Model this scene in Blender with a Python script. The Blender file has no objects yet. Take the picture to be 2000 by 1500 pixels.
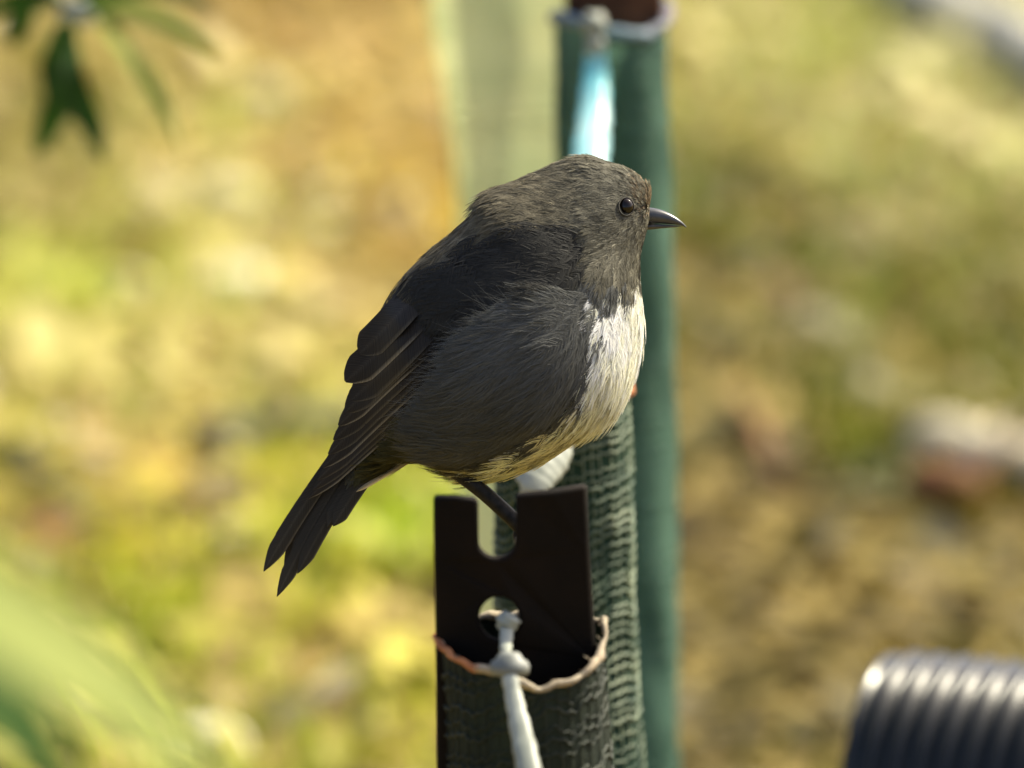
import bpy, bmesh, math
import numpy as np
from mathutils import Vector

rng = np.random.default_rng(11)
sc = bpy.context.scene
col = sc.collection

# ------------------------------------------------------------------ camera
PITCH = math.atan(3790.0 / 18750.0)
CAM = np.array([0.0, 0.0, 1.1])
FWD = np.array([0.0, math.cos(PITCH), -math.sin(PITCH)])
RGT = np.array([1.0, 0.0, 0.0])
UPV = np.array([0.0, math.sin(PITCH), math.cos(PITCH)])
FPX = 18750.0
cam_d = bpy.data.cameras.new('camera')
cam = bpy.data.objects.new('camera', cam_d); col.objects.link(cam)
cam.location = CAM; cam.rotation_euler = (math.pi / 2 - PITCH, 0, 0)
cam_d.sensor_width = 36.0; cam_d.lens = 36.0 * FPX / 2000.0
cam_d.clip_start = 0.05; cam_d.clip_end = 2000.0
cam_d.dof.use_dof = True
cam_d.dof.focus_distance = 2.985
cam_d.dof.aperture_fstop = cam_d.lens / 34.0
sc.camera = cam

# ------------------------------------------------------------------ light
SUN_EL = math.radians(47.0)
SUN_AZ = math.radians(56.0)        # from +Y (behind the bird) towards +X
wd = bpy.data.worlds.new('World'); sc.world = wd; wd.use_nodes = True
nt = wd.node_tree
bg = nt.nodes['Background']; bg.inputs['Strength'].default_value = 0.135
sky = nt.nodes.new('ShaderNodeTexSky'); sky.sky_type = 'NISHITA'; sky.sun_disc = False
sky.sun_elevation = SUN_EL; sky.sun_rotation = SUN_AZ
sky.dust_density = 4.0; sky.ozone_density = 0.4; sky.air_density = 0.8
nt.links.new(sky.outputs[0], bg.inputs['Color'])
sun_d = bpy.data.lights.new('sun', 'SUN'); sun_d.energy = 4.9; sun_d.angle = math.radians(0.5)
sun_d.color = (1.0, 0.925, 0.70)
sun = bpy.data.objects.new('sun', sun_d); col.objects.link(sun)
tosun = Vector((math.sin(SUN_AZ) * math.cos(SUN_EL), math.cos(SUN_AZ) * math.cos(SUN_EL), math.sin(SUN_EL)))
sun.rotation_euler = tosun.to_track_quat('Z', 'Y').to_euler()
sun.location = (1, 3, 4)
sc.view_settings.view_transform = 'Standard'; sc.view_settings.look = 'None'
sc.view_settings.gamma = 1.0; sc.view_settings.exposure = 1.0
sc.render.engine = 'CYCLES'
sc.cycles.use_denoising = True
sc.cycles.max_bounces = 8; sc.cycles.transparent_max_bounces = 12
sc.cycles.caustics_reflective = False; sc.cycles.caustics_refractive = False

# ------------------------------------------------------------------ helpers
def ray(px, py):
    return FWD + RGT * ((px - 1000.0) / FPX) + UPV * ((750.0 - py) / FPX)
def P(px, py, d):                       # photo measurement at a distance from the camera
    return CAM + ray(px, py) * d
def V(px, py, Y):                       # ... on an upright plane at world Y
    r = ray(px, py); return CAM + r * (Y / r[1])
def G(px, py, z=0.0):                   # ... on the ground
    r = ray(px, py); return CAM + r * ((z - CAM[2]) / r[2])

def tag(o, label=None, cat=None, group=None, kind=None):
    if label: o['label'] = label
    if cat: o['category'] = cat
    if group: o['group'] = group
    if kind: o['kind'] = kind
    return o
def empty(name, loc):
    o = bpy.data.objects.new(name, None); col.objects.link(o)
    o.location = loc; o.empty_display_size = 0.02
    return o
def link(name, me, mat, parent=None, smooth=True):
    o = bpy.data.objects.new(name, me); col.objects.link(o)
    if mat: me.materials.append(mat)
    if smooth:
        me.polygons.foreach_set('use_smooth', np.ones(len(me.polygons), bool))
    if parent:
        o.parent = parent
        o.location = -Vector(parent.location) if parent.parent is None else (0, 0, 0)
        if parent.type != 'EMPTY': o.location = (0, 0, 0)
    return o
def mesh_np(name, verts, faces, colors=None, uv=None):
    """verts (n,3), faces (m,k) constant k; per-vertex colours / uv optional"""
    verts = np.asarray(verts, np.float32); faces = np.asarray(faces, np.int32)
    me = bpy.data.meshes.new(name)
    n, (m, k) = len(verts), faces.shape
    me.vertices.add(n); me.vertices.foreach_set('co', verts.ravel())
    me.loops.add(m * k); me.loops.foreach_set('vertex_index', faces.ravel())
    me.polygons.add(m)
    me.polygons.foreach_set('loop_start', np.arange(0, m * k, k, dtype=np.int32))
    me.polygons.foreach_set('loop_total', np.full(m, k, np.int32))
    if colors is not None:
        a = me.color_attributes.new('Col', 'FLOAT_COLOR', 'POINT')
        c = np.ones((n, 4), np.float32); c[:, :3] = colors
        a.data.foreach_set('color', c.ravel())
    if uv is not None:
        l = me.uv_layers.new(name='UVMap')
        l.data.foreach_set('uv', np.asarray(uv, np.float32)[faces.ravel()].ravel())
    me.update(calc_edges=True); me.validate()
    return me
def grid_faces(nu, nv, wrap_v=False, off=0):
    i, j = np.meshgrid(np.arange(nu - 1), np.arange(nv if wrap_v else nv - 1), indexing='ij')
    j2 = (j + 1) % nv
    return np.stack([i * nv + j, i * nv + j2, (i + 1) * nv + j2, (i + 1) * nv + j], -1).reshape(-1, 4) + off
def smooth_path(pts, n):
    """Catmull-Rom resample of a polyline of any dimension"""
    p = np.asarray(pts, float); p = np.vstack([2 * p[0] - p[1], p, 2 * p[-1] - p[-2]])
    t = np.linspace(0, len(pts) - 1 - 1e-9, n); i = t.astype(int); f = (t - i)[:, None]
    a, b, c, d = p[i], p[i + 1], p[i + 2], p[i + 3]
    return 0.5 * (2 * b + (c - a) * f + (2 * a - 5 * b + 4 * c - d) * f ** 2 + (3 * b - a - 3 * c + d) * f ** 3)
def tube_np(path, rad, ns=8, flat=1.0, up=(0, 0, 1), cap=True):
    path = np.asarray(path, float); n = len(path)
    rad = np.broadcast_to(np.asarray(rad, float), (n,))
    t = np.gradient(path, axis=0); t /= np.linalg.norm(t, axis=1, keepdims=True) + 1e-12
    u = np.cross(np.broadcast_to(up, t.shape), t); ln = np.linalg.norm(u, axis=1, keepdims=True)
    u = np.where(ln > 1e-4, u / (ln + 1e-12), np.array([1.0, 0, 0])); w = np.cross(t, u)
    a = np.linspace(0, 2 * math.pi, ns, endpoint=False)
    v = path[:, None] + rad[:, None, None] * (np.cos(a)[None, :, None] * u[:, None] + flat * np.sin(a)[None, :, None] * w[:, None])
    v = v.reshape(-1, 3); f = grid_faces(n, ns, True)
    if cap:
        v = np.vstack([v, path[:1], path[-1:]]); k = len(v)
        j = np.arange(ns); j2 = (j + 1) % ns
        f = np.vstack([f, np.stack([j2, j, np.full(ns, k - 2), np.full(ns, k - 2)], 1)[:, [0, 1, 2, 2]],
                       np.stack([(n - 1) * ns + j, (n - 1) * ns + j2, np.full(ns, k - 1), np.full(ns, k - 1)], 1)])
    return v, f
def merge(parts):
    vs, fs, o = [], [], 0
    for v, f in parts:
        vs.append(v); fs.append(np.asarray(f) + o); o += len(v)
    return np.vstack(vs), np.vstack(fs)
def mesh_poly(name, v, f):
    """quads that may be degenerate triangles (a,b,c,c)"""
    me = bpy.data.meshes.new(name)
    fl = [tuple(q[:3]) if q[2] == q[3] else tuple(q) for q in np.asarray(f).tolist()]
    me.from_pydata(np.asarray(v).tolist(), [], fl); me.update()
    return me
def vnoise(p, seed=0, octaves=3):
    """cheap smooth pseudo-noise, p (...,k) -> (...)"""
    r = np.random.default_rng(seed); out = 0; amp = 1
    for o in range(octaves):
        for _ in range(3):
            k = r.normal(size=p.shape[-1]) * (2 ** o); ph = r.uniform(0, 6.28)
            out = out + amp * np.sin(p @ k + ph)
        amp *= 0.5
    return out / 4.0
def in_poly(u, v, poly):
    poly = np.asarray(poly, float); inside = np.zeros(np.shape(u), bool)
    x1, y1 = poly[-1]
    for x2, y2 in poly:
        c = ((y1 > v) != (y2 > v)) & (u < (x2 - x1) * (v - y1) / (y2 - y1 + 1e-12) + x1)
        inside ^= c; x1, y1 = x2, y2
    return inside

# ------------------------------------------------------------------ materials
def newmat(name):
    m = bpy.data.materials.new(name); m.use_nodes = True
    n = m.node_tree; b = n.nodes['Principled BSDF']
    return m, n, b
def noisy(name, c1, c2, scale=20.0, rough=0.7, bump=0.3, bscale=None, bdist=0.001, metallic=0.0, spec=0.4, transl=0.0, detail=5.0, c3=None):
    m, n, b = newmat(name)
    tc = n.nodes.new('ShaderNodeTexCoord')
    no = n.nodes.new('ShaderNodeTexNoise'); no.inputs['Scale'].default_value = scale; no.inputs['Detail'].default_value = detail
    n.links.new(tc.outputs['Object'], no.inputs['Vector'])
    cr = n.nodes.new('ShaderNodeValToRGB')
    cr.color_ramp.elements[0].position = 0.35; cr.color_ramp.elements[1].position = 0.65
    cr.color_ramp.elements[0].color = (*c1, 1); cr.color_ramp.elements[1].color = (*c2, 1)
    if c3:
        e = cr.color_ramp.elements.new(0.78); e.color = (*c3, 1)
    n.links.new(no.outputs['Fac'], cr.inputs['Fac'])
    n.links.new(cr.outputs['Color'], b.inputs['Base Color'])
    b.inputs['Roughness'].default_value = rough; b.inputs['Metallic'].default_value = metallic
    b.inputs['Specular IOR Level'].default_value = spec
    if bump:
        n2 = n.nodes.new('ShaderNodeTexNoise'); n2.inputs['Scale'].default_value = bscale or scale * 4; n2.inputs['Detail'].default_value = 6
        n.links.new(tc.outputs['Object'], n2.inputs['Vector'])
        bp = n.nodes.new('ShaderNodeBump'); bp.inputs['Strength'].default_value = bump; bp.inputs['Distance'].default_value = bdist
        n.links.new(n2.outputs['Fac'], bp.inputs['Height']); n.links.new(bp.outputs['Normal'], b.inputs['Normal'])
    if transl:
        add_transl(n, b, cr.outputs['Color'], transl)
    return m
def add_transl(n, b, colsock, fac, tint=None):
    out = n.nodes['Material Output']
    tr = n.nodes.new('ShaderNodeBsdfTranslucent'); mx = n.nodes.new('ShaderNodeMixShader')
    mx.inputs[0].default_value = fac
    if tint:
        mm = n.nodes.new('ShaderNodeMix'); mm.data_type = 'RGBA'; mm.blend_type = 'MULTIPLY'; mm.inputs[0].default_value = 1.0
        n.links.new(colsock, mm.inputs[6]); mm.inputs[7].default_value = (*tint, 1)
        n.links.new(mm.outputs[2], tr.inputs['Color'])
    else:
        n.links.new(colsock, tr.inputs['Color'])
    n.links.new(b.outputs[0], mx.inputs[1]); n.links.new(tr.outputs[0], mx.inputs[2])
    n.links.new(mx.outputs[0], out.inputs['Surface'])
def colmat(name, rough=0.75, transl=0.3, spec=0.2, sheen=0.0, tint=None, barbs=False):
    m, n, b = newmat(name)
    at = n.nodes.new('ShaderNodeVertexColor'); at.layer_name = 'Col'
    c = at.outputs['Color']
    if barbs:                               # fine diagonal barb lines across a vane, by the feather's own uv
        uv = n.nodes.new('ShaderNodeUVMap'); uv.uv_map = 'UVMap'
        sp = n.nodes.new('ShaderNodeSeparateXYZ'); n.links.new(uv.outputs[0], sp.inputs[0])
        ab = n.nodes.new('ShaderNodeMath'); ab.operation = 'ABSOLUTE'; n.links.new(sp.outputs[1], ab.inputs[0])
        ma = n.nodes.new('ShaderNodeMath'); ma.operation = 'MULTIPLY_ADD'
        n.links.new(ab.outputs[0], ma.inputs[0]); ma.inputs[1].default_value = -0.16; n.links.new(sp.outputs[0], ma.inputs[2])
        no = n.nodes.new('ShaderNodeTexNoise'); no.noise_dimensions = '1D'; no.inputs['Scale'].default_value = 70; no.inputs['Detail'].default_value = 3
        n.links.new(ma.outputs[0], no.inputs['W'])
        mr = n.nodes.new('ShaderNodeMapRange'); mr.inputs[1].default_value = 0.3; mr.inputs[2].default_value = 0.7
        mr.inputs[3].default_value = 0.6; mr.inputs[4].default_value = 1.4
        n.links.new(no.outputs['Fac'], mr.inputs[0])
        mm = n.nodes.new('ShaderNodeMix'); mm.data_type = 'RGBA'; mm.blend_type = 'MULTIPLY'; mm.inputs[0].default_value = 1.0
        n.links.new(c, mm.inputs[6]); n.links.new(mr.outputs[0], mm.inputs[7]); c = mm.outputs[2]
        bp = n.nodes.new('ShaderNodeBump'); bp.inputs['Strength'].default_value = 0.25; bp.inputs['Distance'].default_value = 0.0003
        n.links.new(no.outputs['Fac'], bp.inputs['Height']); n.links.new(bp.outputs[0], b.inputs['Normal'])
    n.links.new(c, b.inputs['Base Color'])
    b.inputs['Roughness'].default_value = rough; b.inputs['Specular IOR Level'].default_value = spec
    if sheen:
        b.inputs['Sheen Weight'].default_value = sheen; b.inputs['Sheen Roughness'].default_value = 0.4
    if transl: add_transl(n, b, c, transl, tint)
    return m

M_plum = colmat('plumage', 0.7, 0.32, 0.25)
M_vane = colmat('flight_feather', 0.6, 0.15, 0.15, barbs=True)
M_skin = colmat('feathered_skin', 0.9, 0.0, 0.05)
M_bill = noisy('bill_horn', (0.035, 0.035, 0.040), (0.06, 0.06, 0.066), 300, 0.3, 0.08, 900, 0.0003, spec=0.5)
M_eye = noisy('eye_dark', (0.006, 0.004, 0.003), (0.012, 0.007, 0.004), 200, 0.06, 0.0, spec=0.35)
M_leg = noisy('leg_scales', (0.008, 0.007, 0.006), (0.018, 0.016, 0.014), 500, 0.55, 0.4, 700, 0.0004, spec=0.15)
M_steel = noisy('bitumen_coated_steel', (0.003, 0.0022, 0.0015), (0.008, 0.0048, 0.0029), 45, 0.8, 0.3, 400, 0.0005, spec=0.12)
M_rust = noisy('rusty_brown_steel', (0.05, 0.022, 0.012), (0.10, 0.045, 0.022), 90, 0.85, 0.5, 500, 0.0006, spec=0.2)
M_wire = noisy('galvanised_wire', (0.22, 0.22, 0.21), (0.36, 0.36, 0.35), 200, 0.45, 0.2, metallic=0.8)
M_rustwire = noisy('rusty_orange_wire', (0.28, 0.085, 0.025), (0.46, 0.19, 0.075), 150, 0.8, 0.5, 600, 0.0005)
M_hem = noisy('frayed_hem', (0.36, 0.29, 0.20), (0.50, 0.44, 0.33), 60, 0.85, 0.6, 700, 0.0006, transl=0.15)
M_hemblue = noisy('frayed_hem_blue', (0.20, 0.17, 0.20), (0.20, 0.34, 0.40), 40, 0.8, 0.6, 700, 0.0006, transl=0.2)
M_tie = noisy('white_plastic', (0.30, 0.32, 0.27), (0.50, 0.52, 0.45), 90, 0.42, 0.15, 300, 0.0004, transl=0.25)
M_tieblue = noisy('pale_cyan_plastic', (0.30, 0.74, 0.82), (0.66, 0.88, 0.90), 25, 0.3, 0.1, 200, 0.0004, transl=0.5)
M_collar = noisy('grey_plastic', (0.12, 0.13, 0.12), (0.22, 0.23, 0.21), 80, 0.55, 0.2, 300, 0.0004)
M_pipe = noisy('black_polythene', (0.005, 0.006, 0.006), (0.010, 0.011, 0.012), 30, 0.30, 0.1, 200, 0.0005, spec=0.38)
M_bark = noisy('mossy_bark', (0.035, 0.04, 0.022), (0.09, 0.085, 0.05), 25, 0.9, 0.8, 90, 0.004)
M_palewood = noisy('weathered_wood', (0.34, 0.27, 0.17), (0.52, 0.45, 0.31), 18, 0.85, 0.5, 80, 0.003)
M_brownwood = noisy('rotten_wood', (0.09, 0.040, 0.014), (0.20, 0.085, 0.030), 25, 0.9, 0.6, 80, 0.003)
M_stone = noisy('grey_stone', (0.25, 0.24, 0.20), (0.48, 0.46, 0.40), 14, 0.85, 0.6, 60, 0.004)
M_leafg = noisy('dark_leaf', (0.016, 0.042, 0.006), (0.04, 0.10, 0.012), 30, 0.75, 0.2, 200, 0.0006, transl=0.3, spec=0.15)
M_leafl = noisy('light_leaf', (0.22, 0.27, 0.055), (0.34, 0.38, 0.10), 14, 0.7, 0.2, 120, 0.0008, transl=0.35, spec=0.2)
M_leafy = noisy('yellow_green_leaf', (0.40, 0.44, 0.05), (0.56, 0.58, 0.10), 30, 0.5, 0.2, 120, 0.0008, transl=0.4)
M_stem = noisy('green_stem', (0.10, 0.13, 0.04), (0.22, 0.22, 0.09), 40, 0.6, 0.3, 200, 0.0006)
M_litter = colmat('dry_leaves', 0.65, 0.25, 0.3)
M_moss = colmat('moss_blades', 0.8, 0.3, 0.15)
def net_sheet(name, c1, c2, transl, tint=None, alpha=0.0):
    m = noisy(name, c1, c2, 35, 0.75, 0.5, 900, 0.0008, transl=transl, spec=0.25)
    return m
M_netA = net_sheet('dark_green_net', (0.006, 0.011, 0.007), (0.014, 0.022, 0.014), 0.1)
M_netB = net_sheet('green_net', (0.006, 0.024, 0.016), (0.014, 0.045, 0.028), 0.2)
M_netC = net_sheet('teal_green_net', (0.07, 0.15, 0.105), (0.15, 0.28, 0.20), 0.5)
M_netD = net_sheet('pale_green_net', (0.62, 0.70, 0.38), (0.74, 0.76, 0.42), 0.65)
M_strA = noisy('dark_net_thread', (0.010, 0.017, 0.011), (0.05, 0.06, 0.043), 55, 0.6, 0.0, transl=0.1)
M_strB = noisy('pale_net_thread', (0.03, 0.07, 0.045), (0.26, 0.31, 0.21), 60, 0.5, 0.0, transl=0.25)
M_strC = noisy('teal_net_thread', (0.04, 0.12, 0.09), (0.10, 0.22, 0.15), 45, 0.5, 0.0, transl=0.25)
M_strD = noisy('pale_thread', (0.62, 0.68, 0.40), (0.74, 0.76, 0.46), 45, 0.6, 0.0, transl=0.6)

# ================================================================== GROUND
def ground_mat():
    m, n, b = newmat('forest_soil')
    tc = n.nodes.new('ShaderNodeTexCoord')
    n1 = n.nodes.new('ShaderNodeTexNoise'); n1.inputs['Scale'].default_value = 6; n1.inputs['Detail'].default_value = 9
    n.links.new(tc.outputs['Object'], n1.inputs['Vector'])
    cr = n.nodes.new('ShaderNodeValToRGB'); e = cr.color_ramp.elements
    e[0].position = 0.3; e[0].color = (0.09, 0.055, 0.02, 1); e[1].position = 0.7; e[1].color = (0.36, 0.27, 0.10, 1)
    k = e.new(0.5); k.color = (0.21, 0.16, 0.05, 1)
    n.links.new(n1.outputs['Fac'], cr.inputs['Fac']); n.links.new(cr.outputs['Color'], b.inputs['Base Color'])
    b.inputs['Roughness'].default_value = 0.95; b.inputs['Specular IOR Level'].default_value = 0.1
    bp = n.nodes.new('ShaderNodeBump'); bp.inputs['Strength'].default_value = 0.8; bp.inputs['Distance'].default_value = 0.02
    n2 = n.nodes.new('ShaderNodeTexNoise'); n2.inputs['Scale'].default_value = 40; n2.inputs['Detail'].default_value = 8
    n.links.new(tc.outputs['Object'], n2.inputs['Vector'])
    n.links.new(n2.outputs['Fac'], bp.inputs['Height']); n.links.new(bp.outputs[0], b.inputs['Normal'])
    return m
xs = np.concatenate([-np.geomspace(400, 2.2, 24), np.linspace(-2, 2, 121), np.geomspace(2.2, 400, 24)])
ys = np.concatenate([-np.geomspace(400, 0.6, 24), np.linspace(0, 12, 301), np.geomspace(12.5, 600, 30)])
X, Y = np.meshgrid(xs, ys, indexing='ij')
PIPE0 = V(1722, 1540, 3.55); PIPEA = np.array([math.cos(math.radians(-21)), math.sin(math.radians(-21)), 0.0])
def bank(x, y):                          # low earth bank the pipe lies on
    dx, dy = np.asarray(x, float) - PIPE0[0], np.asarray(y, float) - PIPE0[1]
    t = np.clip(dx * PIPEA[0] + dy * PIPEA[1], 0, .9)
    d2 = (dx - t * PIPEA[0]) ** 2 + (dy - t * PIPEA[1]) ** 2
    return (PIPE0[2] - 0.053 + 0.008) * np.exp(-d2 / .13 ** 2)
def gz(x, y):
    p = np.stack([np.asarray(x, float), np.asarray(y, float)], -1)
    return 0.012 * vnoise(p * 2.2, 5, 3) - 0.004 + bank(x, y)
Z = gz(X, Y)
me = mesh_np('ground', np.stack([X, Y, Z], -1).reshape(-1, 3), grid_faces(len(xs), len(ys))[:, ::-1])
tag(link('ground', me, ground_mat()), 'forest floor of pale soil under leaf litter and moss', 'ground', kind='structure')

# -------- leaf litter: dry leaves lying at all tilts; colour varies by place, shade on the right painted in
ZONES = [  # photo x, y -> litter colour laid on the ground there; right side includes its shade
    (60, 260, .38, .33, .15), (250, 150, .46, .40, .16), (600, 100, .60, .33, .12), (850, 120, .62, .40, .13), (550, 20, .42, .24, .06),
    (480, 250, .66, .60, .30), (700, 330, .60, .42, .15), (560, 330, .62, .36, .12), (900, 280, .62, .34, .10), (450, 390, .72, .66, .36), (60, 370, .30, .27, .14),
    (150, 560, .54, .56, .12), (300, 520, .58, .53, .22), (460, 560, .76, .68, .38), (600, 480, .64, .58, .28), (680, 520, .44, .32, .11), (800, 430, .62, .42, .11),
    (860, 380, .72, .50, .08), (100, 720, .60, .55, .28), (350, 700, .60, .53, .24), (580, 700, .56, .48, .22), (250, 800, .66, .60, .34), (550, 800, .62, .56, .32),
    (60, 900, .48, .38, .13), (330, 890, .64, .40, .12), (560, 950, .62, .52, .11), (130, 1010, .40, .29, .07), (300, 1050, .58, .49, .07), (500, 1080, .56, .50, .09),
    (300, 1180, .38, .37, .03), (480, 1190, .46, .33, .14), (640, 1150, .50, .42, .10), (780, 1060, .44, .52, .07), (800, 960, .50, .47, .10), (700, 1300, .56, .40, .18),
    (600, 1330, .58, .50, .06), (480, 1370, .40, .33, .16), (760, 1400, .46, .40, .05), (400, 1460, .58, .52, .30), (800, 1230, .42, .31, .13), (650, 1460, .34, .32, .05),
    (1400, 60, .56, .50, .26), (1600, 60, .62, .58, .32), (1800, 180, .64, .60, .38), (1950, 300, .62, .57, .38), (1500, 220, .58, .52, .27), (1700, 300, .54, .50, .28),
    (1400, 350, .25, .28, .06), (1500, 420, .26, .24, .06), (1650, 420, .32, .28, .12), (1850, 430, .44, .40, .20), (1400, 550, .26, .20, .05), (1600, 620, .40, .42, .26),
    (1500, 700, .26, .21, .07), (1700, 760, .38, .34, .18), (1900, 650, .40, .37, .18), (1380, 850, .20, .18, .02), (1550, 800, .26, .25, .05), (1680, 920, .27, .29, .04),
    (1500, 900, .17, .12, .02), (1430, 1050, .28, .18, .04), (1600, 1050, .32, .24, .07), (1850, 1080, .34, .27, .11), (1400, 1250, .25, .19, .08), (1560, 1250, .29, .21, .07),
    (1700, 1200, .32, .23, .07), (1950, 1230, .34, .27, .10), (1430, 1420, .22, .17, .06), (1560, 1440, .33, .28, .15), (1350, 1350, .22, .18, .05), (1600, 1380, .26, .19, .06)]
# (neighbouring colours are mixed into one another)
zp = np.array([G(z[0], z[1])[:2] for z in ZONES]); zc = np.array([z[2:] for z in ZONES]); zx = np.array([z[0] > 1300 and z[1] > 320 for z in ZONES]); zc[zx] *= np.array([.60, .57, .48]); zc[~zx] *= np.array([.80, .77, .48]); zc[zx] *= np.array([.72, .74, .34]); zt = np.array([z[0] > 1300 and z[1] <= 320 for z in ZONES]); zc[zt] *= np.array([1.06, 1.08, 1.25]); zl = np.array([z[0] < 1000 and z[1] > 840 for z in ZONES]); zc[zl] *= np.array([.98, 1.06, .75]); zo = np.array([z[0] < 1000 and z[1] < 340 and z[2] > z[3] * 1.45 for z in ZONES]); zc[zo] *= np.array([.86, .99, 1.25]); zm = np.array([zc[np.argsort(((zp - q_) * np.array([3.2, 1]) @ np.eye(2)).__pow__(2).sum(1))[:8]].mean(0) for q_ in zp]); zc = zc * .62 + zm * .38  # lower right litter darkened in its colour to stand for shade
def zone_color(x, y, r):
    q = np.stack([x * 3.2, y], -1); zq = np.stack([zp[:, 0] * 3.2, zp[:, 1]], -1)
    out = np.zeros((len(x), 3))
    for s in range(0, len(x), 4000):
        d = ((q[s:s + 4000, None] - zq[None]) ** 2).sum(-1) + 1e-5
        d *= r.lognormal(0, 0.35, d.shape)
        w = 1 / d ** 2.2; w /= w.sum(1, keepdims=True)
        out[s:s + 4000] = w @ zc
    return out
def litter(name, n, r, size, tilt, xr, yr):
    y = r.uniform(*yr, n); x = r.uniform(-1, 1, n) * (xr + 0.02 * y)
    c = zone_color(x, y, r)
    odd = r.random(n) < 0.16
    pal = np.array([[.5, .42, .2], [.30, .16, .05], [.64, .58, .36], [.12, .08, .03], [.42, .30, .10]])
    c[odd] = pal[r.integers(0, len(pal), odd.sum())] * (c[odd].mean(1, keepdims=True) / 0.34)
    c *= r.lognormal(0, 0.16, (n, 1)); c = np.clip(c, 0.01, 0.85)
    L = size * r.lognormal(0, 0.35, n); W = L * r.uniform(0.22, 0.4, n)
    yaw = r.uniform(0, 6.283, n); pt = r.normal(0, tilt, n); rl = r.normal(0, tilt, n)
    curl = r.normal(0.0, 0.25, n)
    prof = np.array([[-.5, 0], [-.2, .8], [.15, 1], [.5, 0], [.15, -1], [-.2, -.8], [-.02, 0]])
    lx = prof[None, :, 0] * L[:, None]; ly = prof[None, :, 1] * W[:, None]
    lz = curl[:, None] * (np.abs(ly) + (lx ** 2) / L[:, None])
    z1 = lz * np.cos(rl)[:, None] + ly * np.sin(rl)[:, None]; y1 = ly * np.cos(rl)[:, None] - lz * np.sin(rl)[:, None]
    x2 = lx * np.cos(pt)[:, None] - z1 * np.sin(pt)[:, None]; z2 = lx * np.sin(pt)[:, None] + z1 * np.cos(pt)[:, None]
    ca, sa = np.cos(yaw)[:, None], np.sin(yaw)[:, None]
    vx = x[:, None] + x2 * ca - y1 * sa; vy = y[:, None] + x2 * sa + y1 * ca
    vz = gz(x, y)[:, None] + z2 - z2.min(1, keepdims=True) + r.uniform(-0.003, 0.012, (n, 1))
    v = np.stack([vx, vy, vz], -1).reshape(-1, 3)
    tri = np.array([[0, 6, 1], [1, 6, 2], [2, 6, 3], [3, 6, 4], [4, 6, 5], [5, 6, 0]])
    f = (np.arange(n)[:, None, None] * 7 + tri[None]).reshape(-1, 3)
    return mesh_np(name, v, f, np.repeat(c, 7, 0))
r = np.random.default_rng(3)
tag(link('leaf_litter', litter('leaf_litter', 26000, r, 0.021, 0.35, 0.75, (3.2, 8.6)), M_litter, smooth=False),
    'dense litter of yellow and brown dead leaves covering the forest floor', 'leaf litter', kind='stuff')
# -------- moss: short upright blades in patches
def moss(n, r):
    y = r.uniform(3.6, 8.2, n); x = r.uniform(-1, 1, n) * (0.55 + 0.02 * y)
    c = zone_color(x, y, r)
    green = (c[:, 1] / (c[:, 0] + 1e-6))
    keep = r.random(n) < np.clip((green - 0.78) * 2.6, 0.03, 1)
    x, y, c = x[keep], y[keep], c[keep]; n = len(x)
    c = c * np.array([0.9, 1.12, 0.7]) * r.lognormal(0, 0.25, (n, 1)); c = np.clip(c, 0.01, 0.7)
    h = r.uniform(0.012, 0.034, n); a = r.uniform(0, 6.283, n); ln = r.uniform(0.1, 0.8, n) * h; w = r.uniform(0.0015, 0.004, n)
    b = np.stack([x, y, gz(x, y) - 0.002], -1)
    s = np.stack([-np.sin(a), np.cos(a), 0 * a], -1) * w[:, None]; d = np.stack([np.cos(a) * ln, np.sin(a) * ln, h], -1)
    v = np.stack([b - s, b + s, b + d * 0.6 + s * 0.8, b + d * 0.6 - s * 0.8], 1)
    v = np.concatenate([v, (b + d)[:, None]], 1).reshape(-1, 3)
    f = np.arange(n)[:, None, None] * 5 + np.array([[0, 1, 2], [0, 2, 3], [3, 2, 4]])[None]
    return mesh_np('moss', v, f.reshape(-1, 3), np.repeat(c, 5, 0))
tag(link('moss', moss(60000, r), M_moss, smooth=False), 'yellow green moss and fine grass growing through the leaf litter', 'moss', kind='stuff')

# ================================================================== STAKES AND NET SLEEVES
YA, YB, YC, YD = 2.79, 3.12, 3.54, 3.95
def curve_plate(name, outer, holes, thick, bev, mat, parent):
    """outline (x,z) with holes, extruded along y; returned as a mesh at world coordinates, centre plane y = YA"""
    cu = bpy.data.curves.new(name, 'CURVE'); cu.dimensions = '2D'; cu.fill_mode = 'BOTH'
    for poly in [outer] + holes:
        sp = cu.splines.new('POLY'); sp.points.add(len(poly) - 1)
        for i, (x, z) in enumerate(poly): sp.points[i].co = (x, z, 0, 1)
        sp.use_cyclic_u = True
    cu.extrude = thick / 2 - bev; cu.bevel_depth = bev; cu.bevel_resolution = 2; cu.offset = -bev
    tmp = bpy.data.objects.new(name, cu); col.objects.link(tmp)
    dg = bpy.context.evaluated_depsgraph_get()
    me = bpy.data.meshes.new_from_object(tmp.evaluated_get(dg)); me.name = name
    bpy.data.objects.remove(tmp); bpy.data.curves.remove(cu)
    return me
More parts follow.
